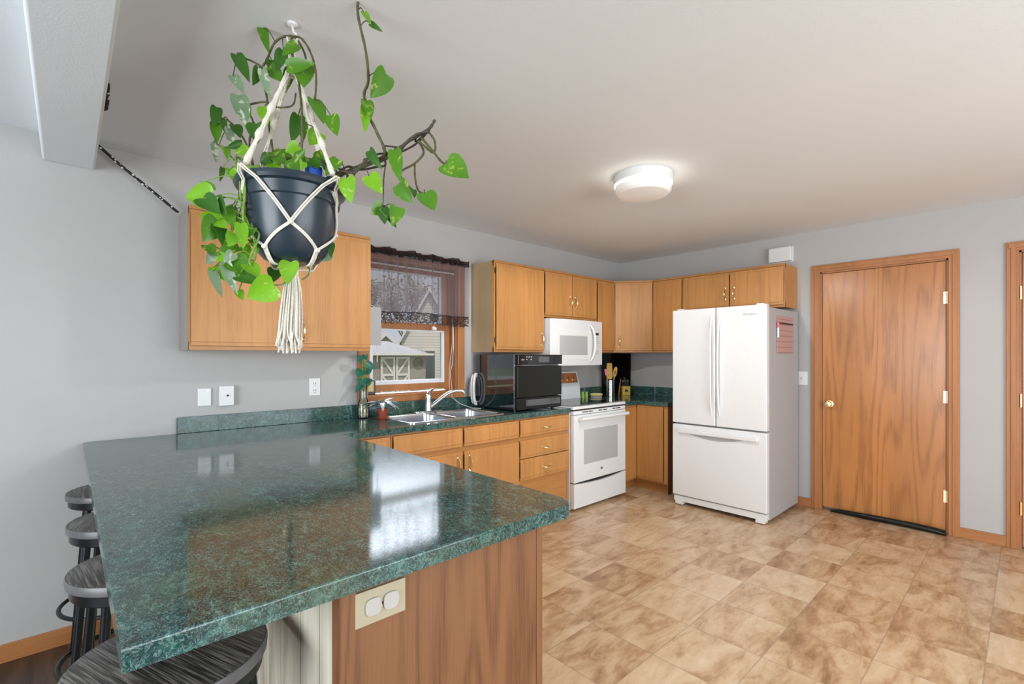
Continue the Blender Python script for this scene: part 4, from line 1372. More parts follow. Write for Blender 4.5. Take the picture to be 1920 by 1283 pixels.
# utensil crock and its tools
ux, uy = 4.345, 3.10
m = MB(); m.lathe([(0.0, 0.0), (0.043, 0.0), (0.044, 0.004), (0.044, 0.178), (0.042, 0.180), (0.041, 0.176), (0.041, 0.01), (0.0, 0.008)], (ux, uy, CT), 32)
solo('utensil_crock', m, M['steel'], (ux, uy, CT), 'brushed steel cylinder holding kitchen utensils in the corner', 'utensil holder')
rx = Vector((math.sin(ANG), -math.cos(ANG), 0)); fwv = Vector((math.cos(ANG), math.sin(ANG), 0))


def utensil(name, label, du, lean, mat, shape, top):
    t = thing(name, (ux, uy, CT + 0.02), label, 'utensil')
    b0 = Vector((ux, uy, CT + 0.02)) + rx * (du * 0.4); e = Vector((ux, uy, 0)) + rx * (du + lean) + Vector((0, 0, CT + top)) + fwv * 0.005
    ax = (e - b0).normalized(); h0 = e - ax * shape[1]
    part('handle', MB().cyl(b0, h0 + ax * 0.01, 0.006, 0.006, 10), M['bamboo'], t)
    m_ = MB(); w2 = shape[0] / 2
    fr_ = frame(h0, rx, -fwv)
    o = []
    for k in range(16):
        a = 2 * math.pi * k / 16
        cx_, cz_ = math.cos(a), math.sin(a)
        pw = shape[2]
        o.append((math.copysign(abs(cx_) ** pw, cx_) * w2, math.copysign(abs(cz_) ** pw, cz_) * shape[1] / 2))
    cc = h0 + ax * shape[1] / 2
    m_.extrude([cc + rx * a + ax * b_ for a, b_ in o], -fwv * 0.007, 0.001)
    hd = part('head', m_, mat, t)
    if 'slotted' in label:
        s = MB()
        for k in (-1, 0, 1):
            s.tube([cc + rx * (0.008 * k) - ax * 0.02 - fwv * 0.0072, cc + rx * (0.008 * k) + ax * 0.02 - fwv * 0.0072], 0.0022, 6)
        part('slot', s, M['dark'], hd)
    return t


utensil('spatula', 'pink silicone spatula on the left in the steel crock', -0.026, -0.022, M['pink'], (0.036, 0.072, 0.35), 0.300)
utensil('wooden_turner', 'wide yellow bamboo turner upright in the steel crock', -0.006, -0.004, M['bamboo'], (0.060, 0.175, 0.25), 0.365)
utensil('slotted_spoon', 'slotted wooden spoon on the right in the steel crock', 0.032, 0.030, M['bamboo'], (0.042, 0.118, 0.9), 0.325)

kx, ky = 4.610, 3.085
t = thing('knife_block', (kx, ky, CT), 'small yellow knife block with a dark label in the corner', 'knife block')
fk = frame((kx, ky, 0), rx, -fwv)
part('block', MB().obox(fk, -0.045, 0.045, -0.05, 0.05, CT, CT + 0.105, 0.004), M['yellow'], t)
part('label', MB().obox(fk, -0.016, 0.016, 0.050, 0.0515, CT + 0.042, CT + 0.066), M['dark'], t)
for k in range(5):
    u = -0.032 + 0.016 * k
    tk = thing('knife', tuple(fk(u, 0, CT + 0.1)), ['leftmost black-handled knife in the yellow block', 'second black-handled knife from the left in the yellow block', 'middle black-handled knife in the yellow block', 'fourth black-handled knife from the left in the yellow block', 'rightmost black-handled knife in the yellow block'][k], 'knife', 'knives in the yellow block')
    part('handle', MB().obox(fk, u - 0.006, u + 0.006, -0.012 + 0.01 * (k % 2), 0.010 + 0.01 * (k % 2), CT + 0.106, CT + 0.172 + 0.012 * ((k * 3) % 4), 0.003), M['black'], tk)
    part('rivet', MB().cyl(fk(u, 0.012 + 0.01 * (k % 2), CT + 0.16), fk(u, 0.009 + 0.01 * (k % 2), CT + 0.16), 0.003, n=8), M['brass'], tk)
m = MB(); m.tube([fk(-0.075, 0.0, CT), fk(-0.062, -0.01, CT + 0.10), fk(-0.048, -0.015, CT + 0.185)], [0.008, 0.008, 0.006], 10)
solo('rolling_stick', m, M['copper_dark'], tuple(fk(-0.07, 0, CT)), 'slim copper-coloured stick leaning left of the yellow knife block', 'stick')

bp = MB(); bp.box(4.405, XD - 0.022, YW - 0.028, YW - 0.021, CT + 0.001, 1.355, 0.001)
solo('black_board', bp, M['black_gloss'], (4.58, YW - 0.024, CT), 'glossy black board on the window-side wall behind the utensils', 'board')
bp = MB(); bp.box(XD - 0.029, XD - 0.022, 3.120, YW - 0.030, CT + 0.001, 1.355, 0.001)
solo('black_board', bp, M['black_gloss'], (XD - 0.026, 3.19, CT), 'narrow glossy black board on the refrigerator-side wall in the corner', 'board')

for i, (dx, lb) in enumerate(((-0.018, 'left lime green shaker of the pair beside the stove'), (0.020, 'right lime green shaker of the pair beside the stove'))):
    c0 = Vector((3.985, 3.17, CT)) + rx * dx
    t = thing('shaker', c0, lb, 'shaker', 'pair of lime shakers')
    part('jar', MB().lathe([(0.0, 0.0), (0.017, 0.0), (0.018, 0.03), (0.014, 0.045), (0.0, 0.046)], c0, 20), M['lime'], t)
    part('lid', MB().lathe([(0.015, 0.044), (0.016, 0.05), (0.014, 0.066), (0.0, 0.070)], c0, 20), M['lime'], t)
c0 = Vector((4.115, 3.115, CT))
t = thing('soap_dish', c0, 'grey dish with a yellow scrub sponge beside the lime shakers', 'dish')
fk = frame(c0, rx, -fwv)
part('dish', MB().extrude([fk(0.062 * math.cos(k * math.pi / 10), 0.036 * math.sin(k * math.pi / 10), 0.0) for k in range(20)], (0, 0, 0.014), 0.004), M['fridge_side'], t)
c1 = c0 + Vector((0, 0, 0.0145))
t = thing('scrub_sponge', c1, 'yellow rounded scrub sponge resting on the grey dish', 'sponge')
m = MB(); m.tube([c1 + rx * (-0.065 + 0.0118 * k) + Vector((0, 0, 0.018)) for k in range(12)], [0.008, 0.013, 0.015, 0.0165, 0.0175, 0.0175, 0.0175, 0.0175, 0.0175, 0.0165, 0.014, 0.007], 14)
part('sponge_body', m, M['pale_yellow'], t)

# ------------------------------------------------------------------ curtain and the bits round the window
t = thing('curtain', (2.0, YW - 0.055, 2.09), 'black sheer valance with lace hem across the window', 'curtain')
cx0, cx1 = 1.500, 2.492
part('rod', MB().cyl((cx0, YW - 0.052, 2.098), (cx1, YW - 0.052, 2.098), 0.006, n=12), M['black'], t)


def cy(s, k):
    return YW - 0.058 + (0.010 + 0.006 * k) * math.sin(s * 61 + 1.3 * math.sin(s * 17)) + 0.004 * math.sin(s * 150)


part('sheer_panel', MB().grid(lambda a, b_: Vector((cx0 + (cx1 - cx0) * a, cy(a, b_), 2.084 - 0.426 * b_ - 0.006 * math.sin(a * 9))), 160, 8), M['sheer'], t, angle=80)
part('ruffle', MB().grid(lambda a, b_: Vector((cx0 + (cx1 - cx0) * a, YW - 0.056 + 0.014 * math.sin(a * 95 + 2 * math.sin(a * 23)) * (0.6 + abs(b_ - 0.5)), 2.072 + (0.056 + 0.009 * math.sin(a * 31)) * b_)), 160, 5), M['sheer_dense'], t, angle=80)
part('lace_hem', MB().grid(lambda a, b_: Vector((cx0 + (cx1 - cx0) * a, cy(a, 1.0), 1.655 - 0.006 * math.sin(a * 9) - (0.080 + 0.005 * math.sin(a * 120)) * b_)), 160, 3), M['lace'], t, angle=80)
part('hem_band', MB().grid(lambda a, b_: Vector((cx0 + (cx1 - cx0) * a, cy(a, 1.0) - 0.001, 1.660 - 0.006 * math.sin(a * 9) - 0.007 * b_)), 160, 1), M['sheer_dense'], t, angle=80)

solo('tension_rod', MB().cyl((WX0 + 0.001, YW + 0.02, 2.018), (WX1 - 0.001, YW + 0.02, 2.018), 0.007, n=14), M['white_matt'], (2.0, YW + 0.02, 2.018), 'thin white tension rod across the window top behind the sheer valance', 'rod')
t = thing('hanging_board', (1.56, 3.12, 1.40), 'small grey board hanging between wall cabinet and window', 'board')
part('board', MB().box(1.4826, 1.632, 3.115, 3.122, 1.402, 1.668, 0.002), M['fridge_side'], t)
part('loop', MB().tube([(1.500, 3.118, 1.668), (1.515, 3.118, 1.705), (1.535, 3.118, 1.690), (1.585, 3.118, 1.668)], 0.0022, 6), M['white_cord'], t)
part('cord', MB().tube([(1.600, 3.118, 1.402), (1.603, 3.118, 1.34), (1.601, 3.118, 1.285)], 0.0026, 6), M['white_cord'], t)

m = MB()
m.tube([(2.345, YW - 0.03, 1.66), (2.347, YW - 0.03, 1.45), (2.325, YW - 0.03, 1.30), (2.315, YW - 0.03, 1.20), (2.318, YW - 0.028, 1.05), (2.318, YW - 0.03, 0.995)], 0.0022, 6)
m.tube([(2.352, YW - 0.03, 1.66), (2.358, YW - 0.03, 1.42), (2.345, YW - 0.03, 1.26), (2.322, YW - 0.03, 1.19), (2.340, YW - 0.03, 1.06), (2.335, YW - 0.035, 0.985), (2.40, YW - 0.06, 0.93), (2.50, YW - 0.09, 0.888), (2.545, YW - 0.16, 0.888)], 0.0022, 6)
solo('blind_cord', m, M['white_cord'], (2.34, YW - 0.03, 0.99), 'thin white pull cords hanging down the window right side', 'cord')

t = thing('suncatcher', (2.165, YW - 0.035, 1.53), 'beaded string with clear ball hanging in the window', 'suncatcher')
part('string', MB().cyl((2.165, YW - 0.030, 1.56), (2.165, YW - 0.030, 1.96), 0.0010, n=6), M['white_cord'], t)
for k in range(7):
    part('bead', MB().ball((2.165, YW - 0.030, 1.63 + 0.047 * k), 0.006, u=10, v=8), M['black'] if k % 2 else M['white_matt'], t)
part('ball', MB().ball((2.165, YW - 0.030, 1.545), 0.021, (1, 1, 0.85)), M['white_matt'], t)

# rope between beam and cabinet
m = MB(); m.tube([(0.115, 3.22, 2.400), (0.20, 3.22, 2.325), (0.33, 3.22, 2.225), (0.455, 3.215, 2.122)], 0.0075, 8)
solo('flecked_rope', m, M['rope'], (0.3, 3.22, 2.26), 'black and white flecked rope slanting from the beam to the cabinet', 'rope')
m = MB(); m.tube([(0.114, 2.36, 2.352), (0.117, 2.45, 2.325), (0.117, 2.52, 2.320), (0.114, 2.60, 2.345)], 0.006, 8)
solo('flecked_rope', m, M['rope'], (0.117, 2.45, 2.32), 'short flecked rope loop on the side of the ceiling beam', 'rope')

# ------------------------------------------------------------------ bar stools
def make_stool():
    t = thing('bar_stool', (0, 0, ZD), '', 'stool', 'bar stools along the peninsula')
    H_ = 0.803
    part('seat', MB().lathe([(0.0, H_ - 0.027), (0.1805, H_ - 0.027), (0.1805, H_ - 0.001), (0.178, H_), (0.0, H_)], (0, 0, ZD), 56), M['stool_wood'], t)
    part('seat_rim', MB().lathe([(0.1808, H_ - 0.028), (0.184, H_ - 0.026), (0.185, H_ - 0.008), (0.182, H_ - 0.0015), (0.1808, H_ - 0.002), (0.1808, H_ - 0.028)], (0, 0, ZD), 56), M['grey_rim'], t)
    part('seat_ring', MB().lathe([(0.150, H_ - 0.062), (0.172, H_ - 0.062), (0.175, H_ - 0.058), (0.175, H_ - 0.0282), (0.150, H_ - 0.0282), (0.150, H_ - 0.062)], (0, 0, ZD), 48), M['black_metal'], t)
    for k in range(4):
        a = math.radians(45 + 90 * k); c_, s_ = math.cos(a), math.sin(a)
        lg = part('leg', MB().cyl((0.150 * c_, 0.150 * s_, ZD + H_ - 0.06), (0.218 * c_, 0.218 * s_, ZD + 0.006), 0.0125, 0.0125, 14), M['black_metal'], t)
        part('foot_pad', MB().cyl((0.218 * c_, 0.218 * s_, ZD + 0.012), (0.2185 * c_, 0.2185 * s_, ZD), 0.015, 0.015, 14), M['black'], lg)
    part('foot_ring', MB().tube([(0.206 * math.cos(2 * math.pi * i / 48), 0.206 * math.sin(2 * math.pi * i / 48), ZD + 0.27) for i in range(48)], 0.009, 10, closed=True), M['black_metal'], t)
    return t


stool = make_stool()
labels = ['dark round-seat bar stool nearest the camera, under the peninsula corner', 'second bar stool from the camera along the peninsula', 'third bar stool from the camera along the peninsula', 'farthest bar stool, standing against the grey wall']
for i, (x, y, rz) in enumerate(((0.165, 1.255, 0.35), (0.178, 1.880, 0.1), (0.180, 2.450, -0.2), (0.178, 3.020, 0.0))):
    if i == 0:
        s = stool
    else:
        s = stool.copy(); COL.objects.link(s)
        for ch in stool.children:
            c_ = ch.copy(); COL.objects.link(c_); c_.parent = s
            for g in ch.children:
                g2 = g.copy(); COL.objects.link(g2); g2.parent = c_
    s.location = (x, y, ZD); s.rotation_euler = (0, 0, rz); s['label'] = labels[i]

# ------------------------------------------------------------------ hanging plant
HX, HY = 0.542, 1.642
DP = HX * math.cos(ANG) + HY * math.sin(ANG)      # depth of the hook along the view axis
t = thing('ceiling_hook', (HX, HY, ZC), 'white screw hook in the ceiling above the hanging plant', 'hook')
part('plate', MB().lathe([(0.0, 0.0), (0.017, 0.0), (0.015, -0.006), (0.006, -0.010), (0.0, -0.010)], (HX, HY, ZC), 20), M['white_matt'], t)
hk = [Vector((HX, HY, ZC - 0.01))] + [Vector((HX, HY, ZC - 0.045)) + rx * 0.016 * math.sin(a) + Vector((0, 0, 0.018 * math.cos(a))) for a in [0.3 * k for k in range(1, 17)]]
part('hook', MB().tube(hk, 0.0035, 8), M['white_matt'], t)

PZ0, PZ1, PR1, PR0 = 1.632, 1.880, 0.160, 0.085   # pot
t = thing('hanging_pothos', (HX, HY, PZ0), 'trailing green pothos in a dark hanging pot', 'hanging plant')
m = MB(); m.lathe([(0.0, 0.0), (PR0 - 0.012, 0.0), (PR0, 0.006), (0.101, 0.024), (0.121, 0.070), (0.132, 0.120), (0.138, 0.170), (0.141, 0.184), (0.147, 0.188), (0.152, 0.222), (0.164, 0.226), (0.169, 0.236), (0.167, 0.247), (0.150, 0.247), (0.143, 0.220), (0.0, 0.215)], (HX, HY, PZ0), 56)
part('pot', m, M['pot'], t)
part('soil', MB().lathe([(0.0, 0.226), (0.143, 0.223)], (HX, HY, PZ0), 32), M['soil'], t)
bl_p = at_depth(588, 326, DP - 0.05)
m = MB(); m.box(bl_p.x - 0.022, bl_p.x + 0.022, bl_p.y - 0.02, bl_p.y + 0.02, PZ0 + 0.228, bl_p.z + 0.022, 0.006)
solo('plant_marker', m, M['blue'], (bl_p.x, bl_p.y, PZ0 + 0.25), 'small blue plastic block stuck in the soil of the hanging pot', 'plant marker')


def A1(x, y, d=0.0):     # photograph detail -> point near the plant's own depth
    return at_depth(300 + x / 2.984, y / 2.984, DP + d)


def A2(x, y, d=0.0):
    return at_depth(320 + x / 3.377, 300 + y / 3.377, DP + d)


def spline(pts, n=6):
    P = [Vector(p) for p in pts]; out = []
    for i in range(len(P) - 1):
        p0, p1, p2, p3 = P[max(i - 1, 0)], P[i], P[i + 1], P[min(i + 2, len(P) - 1)]
        for k in range(n):
            s = k / n
            out.append(0.5 * ((2 * p1) + (p2 - p0) * s + (2 * p0 - 5 * p1 + 4 * p2 - p3) * s * s + (3 * p1 - p0 - 3 * p2 + p3) * s ** 3))
    out.append(P[-1]); return out


VINES = {
    'loop': ('stem', 0.0042, [A1(790, 925, -0.05), A1(795, 700, -0.06), A1(788, 560, -0.06), A1(770, 420, -0.03), A1(740, 300, -0.02), A1(735, 215, -0.01), A1(790, 215, -0.03), A1(845, 300, -0.05), A1(873, 420, -0.06), A1(868, 555, -0.07)]),
    'loop_left': ('stem', 0.0042, [A1(640, 900, 0.03), A1(610, 700, 0.05), A1(600, 560, 0.05), A1(572, 400, 0.03), A1(600, 330, 0.02), A1(645, 235, 0.01), A1(720, 200, 0.0), A1(770, 225, 0.02), A1(815, 320, 0.04), A1(800, 400, 0.05)]),
    'tall': ('stem', 0.0052, [A1(930, 1000, -0.02), A1(1090, 950, -0.03), A1(1252, 872, -0.04), A1(1215, 745, -0.05), A1(1165, 640, -0.05), A1(1142, 530, -0.05), A1(1165, 450, -0.06), A1(1152, 290, -0.07), A1(1108, 85, -0.09), A1(1115, -20, -0.10), A1(1140, -110, -0.12)]),
    'bundle': ('woody', 0.0062, [A1(915, 1010, -0.02), A1(1000, 985, -0.02), A1(1060, 955, -0.02), A1(1150, 915, -0.03), A1(1250, 880, -0.03), A1(1330, 835, -0.04), A1(1400, 785, -0.04), A1(1500, 725, -0.05), A1(1538, 672, -0.05)]),
    'bundle_b': ('woody', 0.0046, [A1(930, 1030, -0.04), A1(1010, 960, -0.05), A1(1090, 965, -0.05), A1(1160, 890, -0.06), A1(1230, 905, -0.05), A1(1320, 850, -0.06), A1(1420, 760, -0.06), A1(1500, 735, -0.06)]),
    'bundle_c': ('woody', 0.0040, [A1(960, 1020, 0.02), A1(1040, 935, 0.02), A1(1120, 950, 0.01), A1(1210, 935, 0.01), A1(1260, 925, 0.0), A1(1265, 880, 0.0), A1(1350, 850, -0.01), A1(1440, 800, -0.02), A1(1510, 725, -0.03)]),
    'right_a': ('stem', 0.0038, [A1(1445, 790, -0.04), A1(1475, 855, -0.05), A1(1425, 915, -0.06), A1(1345, 965, -0.07), A1(1370, 1020, -0.07), A1(1412, 1062, -0.08)]),
    'right_b': ('stem', 0.0034, [A1(1425, 915, -0.06), A1(1428, 1000, -0.07), A1(1445, 1065, -0.07), A1(1478, 1086, -0.08)]),
    'right_c': ('stem', 0.0040, [A1(1462, 770, -0.05), A1(1530, 850, -0.07), A1(1570, 900, -0.08), A1(1600, 922, -0.09)]),
    'right_d': ('stem', 0.0038, [A1(1500, 735, -0.05), A1(1535, 785, -0.05), A1(1540, 835, -0.06), A1(1520, 852, -0.06), A1(1450, 790, -0.05)]),
    'drop': ('stem', 0.0026, [A1(1262, 920, -0.03), A1(1252, 1000, -0.04), A1(1250, 1100, -0.05), A1(1246, 1162, -0.05)]),
    'left_mass': ('green_stem', 0.0045, [A1(560, 930, -0.08), A1(470, 950, -0.10), A1(450, 1050, -0.12), A1(465, 1180, -0.12), A2(480, 380, -0.12), A2(520, 480, -0.11), A2(540, 560, -0.10), A2(530, 640, -0.10)]),
    'left_b': ('green_stem', 0.0040, [A1(500, 930, -0.02), A1(430, 880, -0.03), A1(430, 960, -0.06), A1(460, 1100, -0.08), A2(470, 300, -0.09), A2(430, 430, -0.09), A2(460, 560, -0.08), A2(400, 640, -0.08)]),
    'left_c': ('stem', 0.0036, [A1(520, 930, 0.04), A1(480, 800, 0.06), A1(400, 690, 0.07), A1(330, 655, 0.08)]),
    'left_d': ('stem', 0.0036, [A1(520, 920, 0.0), A1(500, 800, 0.02), A1(520, 680, 0.03), A1(480, 600, 0.03), A1(590, 570, 0.03), A1(650, 600, 0.02), A1(740, 590, 0.02), A1(760, 520, 0.01)]),
    'left_e': ('stem', 0.0034, [A1(585, 385, 0.03), A1(530, 350, 0.02), A1(470, 325, 0.01), A1(440, 320, 0.0)]),
    'left_f': ('stem', 0.0030, [A1(420, 900, 0.0), A1(350, 830, 0.02), A1(315, 805, 0.03)]),
    'left_g': ('green_stem', 0.0042, [A1(560, 935, -0.09), A1(480, 960, -0.12), A1(475, 1080, -0.13), A1(470, 1250, -0.13), A2(560, 470, -0.11), A2(500, 640, -0.12), A2(570, 740, -0.12), A2(640, 800, -0.12)]),
    'under_right': ('green_stem', 0.0030, [A2(880, 520, 0.08), A2(960, 480, 0.06), A2(1000, 540, 0.05), A2(1000, 590, 0.05)]),
    'under_mid': ('green_stem', 0.0030, [A2(640, 590, 0.10), A2(670, 640, 0.09), A2(740, 660, 0.02), A2(720, 780, -0.03), A2(620, 790, -0.04)]),
    'under_tail': ('leaf_pale', 0.0030, [A2(860, 560, 0.05), A2(880, 680, 0.02), A2(870, 730, 0.02), A2(830, 760, 0.02)]),
}
# leaf: vine, material, base, tip, width in detail pixels (A1) / (A2)
LV = []


def L1(vine, mat, bx, by, tx_, ty, w_, d=-0.03):
    LV.append((vine, mat, A1(bx, by, d), A1(tx_, ty, d - 0.02), 1.16 * w_ / 2.984 * DP / F_PX))


def L2(vine, mat, bx, by, tx_, ty, w_, d=-0.05):
    LV.append((vine, mat, A2(bx, by, d), A2(tx_, ty, d - 0.02), 1.16 * w_ / 3.377 * DP / F_PX))


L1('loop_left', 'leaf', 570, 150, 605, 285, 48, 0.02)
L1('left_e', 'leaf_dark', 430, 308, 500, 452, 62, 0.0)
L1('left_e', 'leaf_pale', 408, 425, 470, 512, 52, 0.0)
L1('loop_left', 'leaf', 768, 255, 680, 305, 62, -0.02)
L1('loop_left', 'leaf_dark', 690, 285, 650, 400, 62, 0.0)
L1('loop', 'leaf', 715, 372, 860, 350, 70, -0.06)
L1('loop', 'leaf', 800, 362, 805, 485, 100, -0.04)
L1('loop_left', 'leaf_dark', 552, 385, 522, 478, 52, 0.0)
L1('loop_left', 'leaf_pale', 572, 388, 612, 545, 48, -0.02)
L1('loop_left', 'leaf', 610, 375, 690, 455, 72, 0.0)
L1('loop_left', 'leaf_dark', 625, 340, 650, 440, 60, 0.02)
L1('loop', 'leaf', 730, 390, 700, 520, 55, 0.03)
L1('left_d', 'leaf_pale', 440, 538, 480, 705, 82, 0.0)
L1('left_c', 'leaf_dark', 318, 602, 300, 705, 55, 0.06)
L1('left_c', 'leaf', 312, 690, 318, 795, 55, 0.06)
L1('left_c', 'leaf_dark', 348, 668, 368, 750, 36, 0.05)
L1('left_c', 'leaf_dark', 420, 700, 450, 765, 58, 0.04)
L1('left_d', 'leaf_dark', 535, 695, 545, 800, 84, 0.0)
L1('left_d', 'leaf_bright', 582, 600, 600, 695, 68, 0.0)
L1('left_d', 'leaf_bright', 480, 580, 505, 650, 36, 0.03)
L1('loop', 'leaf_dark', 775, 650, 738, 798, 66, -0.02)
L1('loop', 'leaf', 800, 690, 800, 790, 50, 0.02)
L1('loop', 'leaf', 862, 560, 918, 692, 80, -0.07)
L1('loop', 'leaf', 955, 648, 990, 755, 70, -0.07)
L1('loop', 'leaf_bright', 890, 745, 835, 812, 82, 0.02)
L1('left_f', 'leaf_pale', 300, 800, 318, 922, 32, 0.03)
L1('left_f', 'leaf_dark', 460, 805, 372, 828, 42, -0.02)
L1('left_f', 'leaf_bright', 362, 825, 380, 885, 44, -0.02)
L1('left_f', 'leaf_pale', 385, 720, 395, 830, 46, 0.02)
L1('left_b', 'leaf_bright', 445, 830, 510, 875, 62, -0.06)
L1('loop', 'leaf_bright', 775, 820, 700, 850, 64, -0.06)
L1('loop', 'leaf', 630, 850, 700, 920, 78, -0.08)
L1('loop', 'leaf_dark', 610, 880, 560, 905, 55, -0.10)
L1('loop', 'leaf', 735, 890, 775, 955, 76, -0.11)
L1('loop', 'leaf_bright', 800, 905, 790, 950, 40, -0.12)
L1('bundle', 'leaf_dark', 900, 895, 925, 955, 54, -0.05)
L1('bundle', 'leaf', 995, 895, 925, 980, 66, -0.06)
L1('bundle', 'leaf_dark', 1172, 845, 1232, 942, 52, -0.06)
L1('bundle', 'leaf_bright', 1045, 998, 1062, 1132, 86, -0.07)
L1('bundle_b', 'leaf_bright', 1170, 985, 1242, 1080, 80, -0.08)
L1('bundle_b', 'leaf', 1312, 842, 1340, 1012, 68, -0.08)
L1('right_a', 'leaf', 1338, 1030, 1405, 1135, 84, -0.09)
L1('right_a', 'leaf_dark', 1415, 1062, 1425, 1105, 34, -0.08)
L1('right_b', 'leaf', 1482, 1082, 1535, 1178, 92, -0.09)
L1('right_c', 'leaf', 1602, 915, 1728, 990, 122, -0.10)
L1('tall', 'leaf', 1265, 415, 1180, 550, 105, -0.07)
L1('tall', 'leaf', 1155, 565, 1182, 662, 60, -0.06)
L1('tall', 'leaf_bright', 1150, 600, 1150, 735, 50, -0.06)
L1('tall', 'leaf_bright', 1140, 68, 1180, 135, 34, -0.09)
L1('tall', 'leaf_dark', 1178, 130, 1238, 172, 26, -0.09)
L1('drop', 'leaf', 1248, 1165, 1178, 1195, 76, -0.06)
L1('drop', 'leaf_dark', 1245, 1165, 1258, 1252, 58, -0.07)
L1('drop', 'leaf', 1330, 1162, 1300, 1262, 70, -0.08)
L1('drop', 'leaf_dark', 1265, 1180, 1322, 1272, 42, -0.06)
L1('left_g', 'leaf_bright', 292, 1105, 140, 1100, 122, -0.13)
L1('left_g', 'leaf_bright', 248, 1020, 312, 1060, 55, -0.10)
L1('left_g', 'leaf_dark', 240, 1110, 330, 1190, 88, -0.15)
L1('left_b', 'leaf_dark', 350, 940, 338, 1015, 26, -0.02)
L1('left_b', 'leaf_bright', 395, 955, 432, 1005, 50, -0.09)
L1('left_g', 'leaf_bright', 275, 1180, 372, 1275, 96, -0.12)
L2('left_g', 'leaf', 295, 382, 210, 520, 120, -0.13)
L2('left_g', 'leaf_dark', 290, 400, 330, 545, 70, -0.12)
L2('left_b', 'leaf', 232, 540, 278, 600, 64, -0.10)
L2('left_b', 'leaf_pale', 275, 590, 232, 665, 56, -0.10)
L2('left_b', 'leaf_bright', 270, 680, 340, 755, 60, -0.09)
L2('left_b', 'leaf_pale', 262, 705, 328, 872, 48, -0.11)
L2('left_mass', 'leaf_pale', 395, 590, 338, 650, 58, -0.12)
L2('left_mass', 'leaf_pale', 348, 655, 412, 845, 60, -0.12)
L2('left_mass', 'leaf', 395, 640, 520, 720, 118, -0.11)
L2('left_g', 'leaf_dark', 430, 735, 575, 785, 80, -0.13)
L2('left_g', 'leaf_bright', 655, 795, 480, 875, 138, -0.15)
L2('left_mass', 'leaf_bright', 430, 830, 458, 888, 44, -0.11)
L2('left_mass', 'leaf_bright', 445, 405, 460, 565, 62, -0.14)
L2('left_b', 'leaf_bright', 410, 470, 368, 545, 76, -0.12)
L2('left_g', 'leaf_bright', 490, 665, 562, 745, 84, -0.12)
L2('left_g', 'leaf', 350, 300, 400, 430, 66, -0.13)
L2('left_g', 'leaf_dark', 300, 250, 350, 350, 74, -0.14)
L2('left_mass', 'leaf', 520, 430, 470, 500, 54, -0.12)
L2('left_mass', 'leaf_bright', 300, 610, 400, 630, 52, -0.10)
L2('left_b', 'leaf', 385, 540, 300, 600, 60, -0.09)
L2('under_mid', 'leaf', 660, 615, 648, 685, 84, 0.08)
L2('under_mid', 'leaf_dark', 665, 690, 650, 770, 82, 0.05)
L2('under_mid', 'leaf_bright', 758, 648, 738, 790, 102, -0.05)
L2('under_mid', 'leaf_dark', 800, 618, 835, 662, 56, 0.08)
L2('under_right', 'leaf', 930, 545, 862, 685, 92, 0.05)
L2('under_right', 'leaf', 955, 475, 1026, 492, 60, 0.05)
L2('under_right', 'leaf_dark', 1000, 580, 930, 640, 82, 0.04)
L2('under_right', 'leaf_dark', 1020, 530, 1012, 620, 36, 0.04)
L2('under_right', 'leaf', 900, 500, 930, 545, 40, 0.07)
L2('under_mid', 'leaf', 765, 790, 770, 838, 24, 0.03)
L2('left_b', 'leaf_bright', 380, 60, 402, 130, 54, -0.08)
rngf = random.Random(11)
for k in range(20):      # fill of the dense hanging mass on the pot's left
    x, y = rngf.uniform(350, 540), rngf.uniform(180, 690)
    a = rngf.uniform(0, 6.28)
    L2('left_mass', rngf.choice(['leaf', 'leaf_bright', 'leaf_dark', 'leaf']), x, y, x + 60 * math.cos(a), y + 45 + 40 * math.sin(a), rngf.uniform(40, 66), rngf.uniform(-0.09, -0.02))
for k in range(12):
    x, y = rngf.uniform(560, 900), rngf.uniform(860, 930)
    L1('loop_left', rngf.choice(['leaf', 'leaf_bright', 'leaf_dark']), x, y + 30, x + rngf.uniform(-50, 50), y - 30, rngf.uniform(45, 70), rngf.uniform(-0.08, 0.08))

rngl = random.Random(7)
for nm, (mk_, rad, pts) in VINES.items():
    sp = spline(pts, 6)
    m = MB()
    m.tube(sp, [rad * (1 + 0.12 * math.sin(i * 1.9)) * (1.0 - 0.25 * i / len(sp)) for i in range(len(sp))], 8)
    mine = [l for l in LV if l[0] == nm]
    for _, mt, b0, t0, w_ in mine:           # leaf stalks grow from the nearest point of the vine
        q_ = min(sp, key=lambda p_: (p_ - b0).length)
        if 0.004 < (q_ - b0).length < 0.16:
            mid = (q_ + b0) / 2 + Vector((0, 0, 0.012))
            m.tube(spline([q_, mid, b0], 4), 0.0017, 5)
    if nm == 'bundle':
        for k in range(9):
            i = 6 + k * 4
            if i < len(sp):
                m.tube(spline([sp[i], sp[i] + Vector((rngl.uniform(-.02, .02), rngl.uniform(-.02, .02), rngl.uniform(-.03, .03))), sp[min(i + 5, len(sp) - 1)]], 4), 0.003, 6)
    vo = part('vine', m, M[mk_], t, angle=60)
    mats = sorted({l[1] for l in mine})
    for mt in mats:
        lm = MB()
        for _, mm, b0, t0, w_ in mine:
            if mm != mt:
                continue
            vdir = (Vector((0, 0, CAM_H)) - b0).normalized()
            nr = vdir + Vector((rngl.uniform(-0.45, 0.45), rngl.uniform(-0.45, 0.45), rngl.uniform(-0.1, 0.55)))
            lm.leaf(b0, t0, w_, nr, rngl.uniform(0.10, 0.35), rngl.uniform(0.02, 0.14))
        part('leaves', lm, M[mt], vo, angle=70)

# macrame hanger
mt_ = thing('macrame_hanger', (HX, HY, 1.34), 'white macrame cord hanger with tassel carrying the dark pot', 'plant hanger')
c0 = Vector((HX, HY, 0))
tv = -fwv


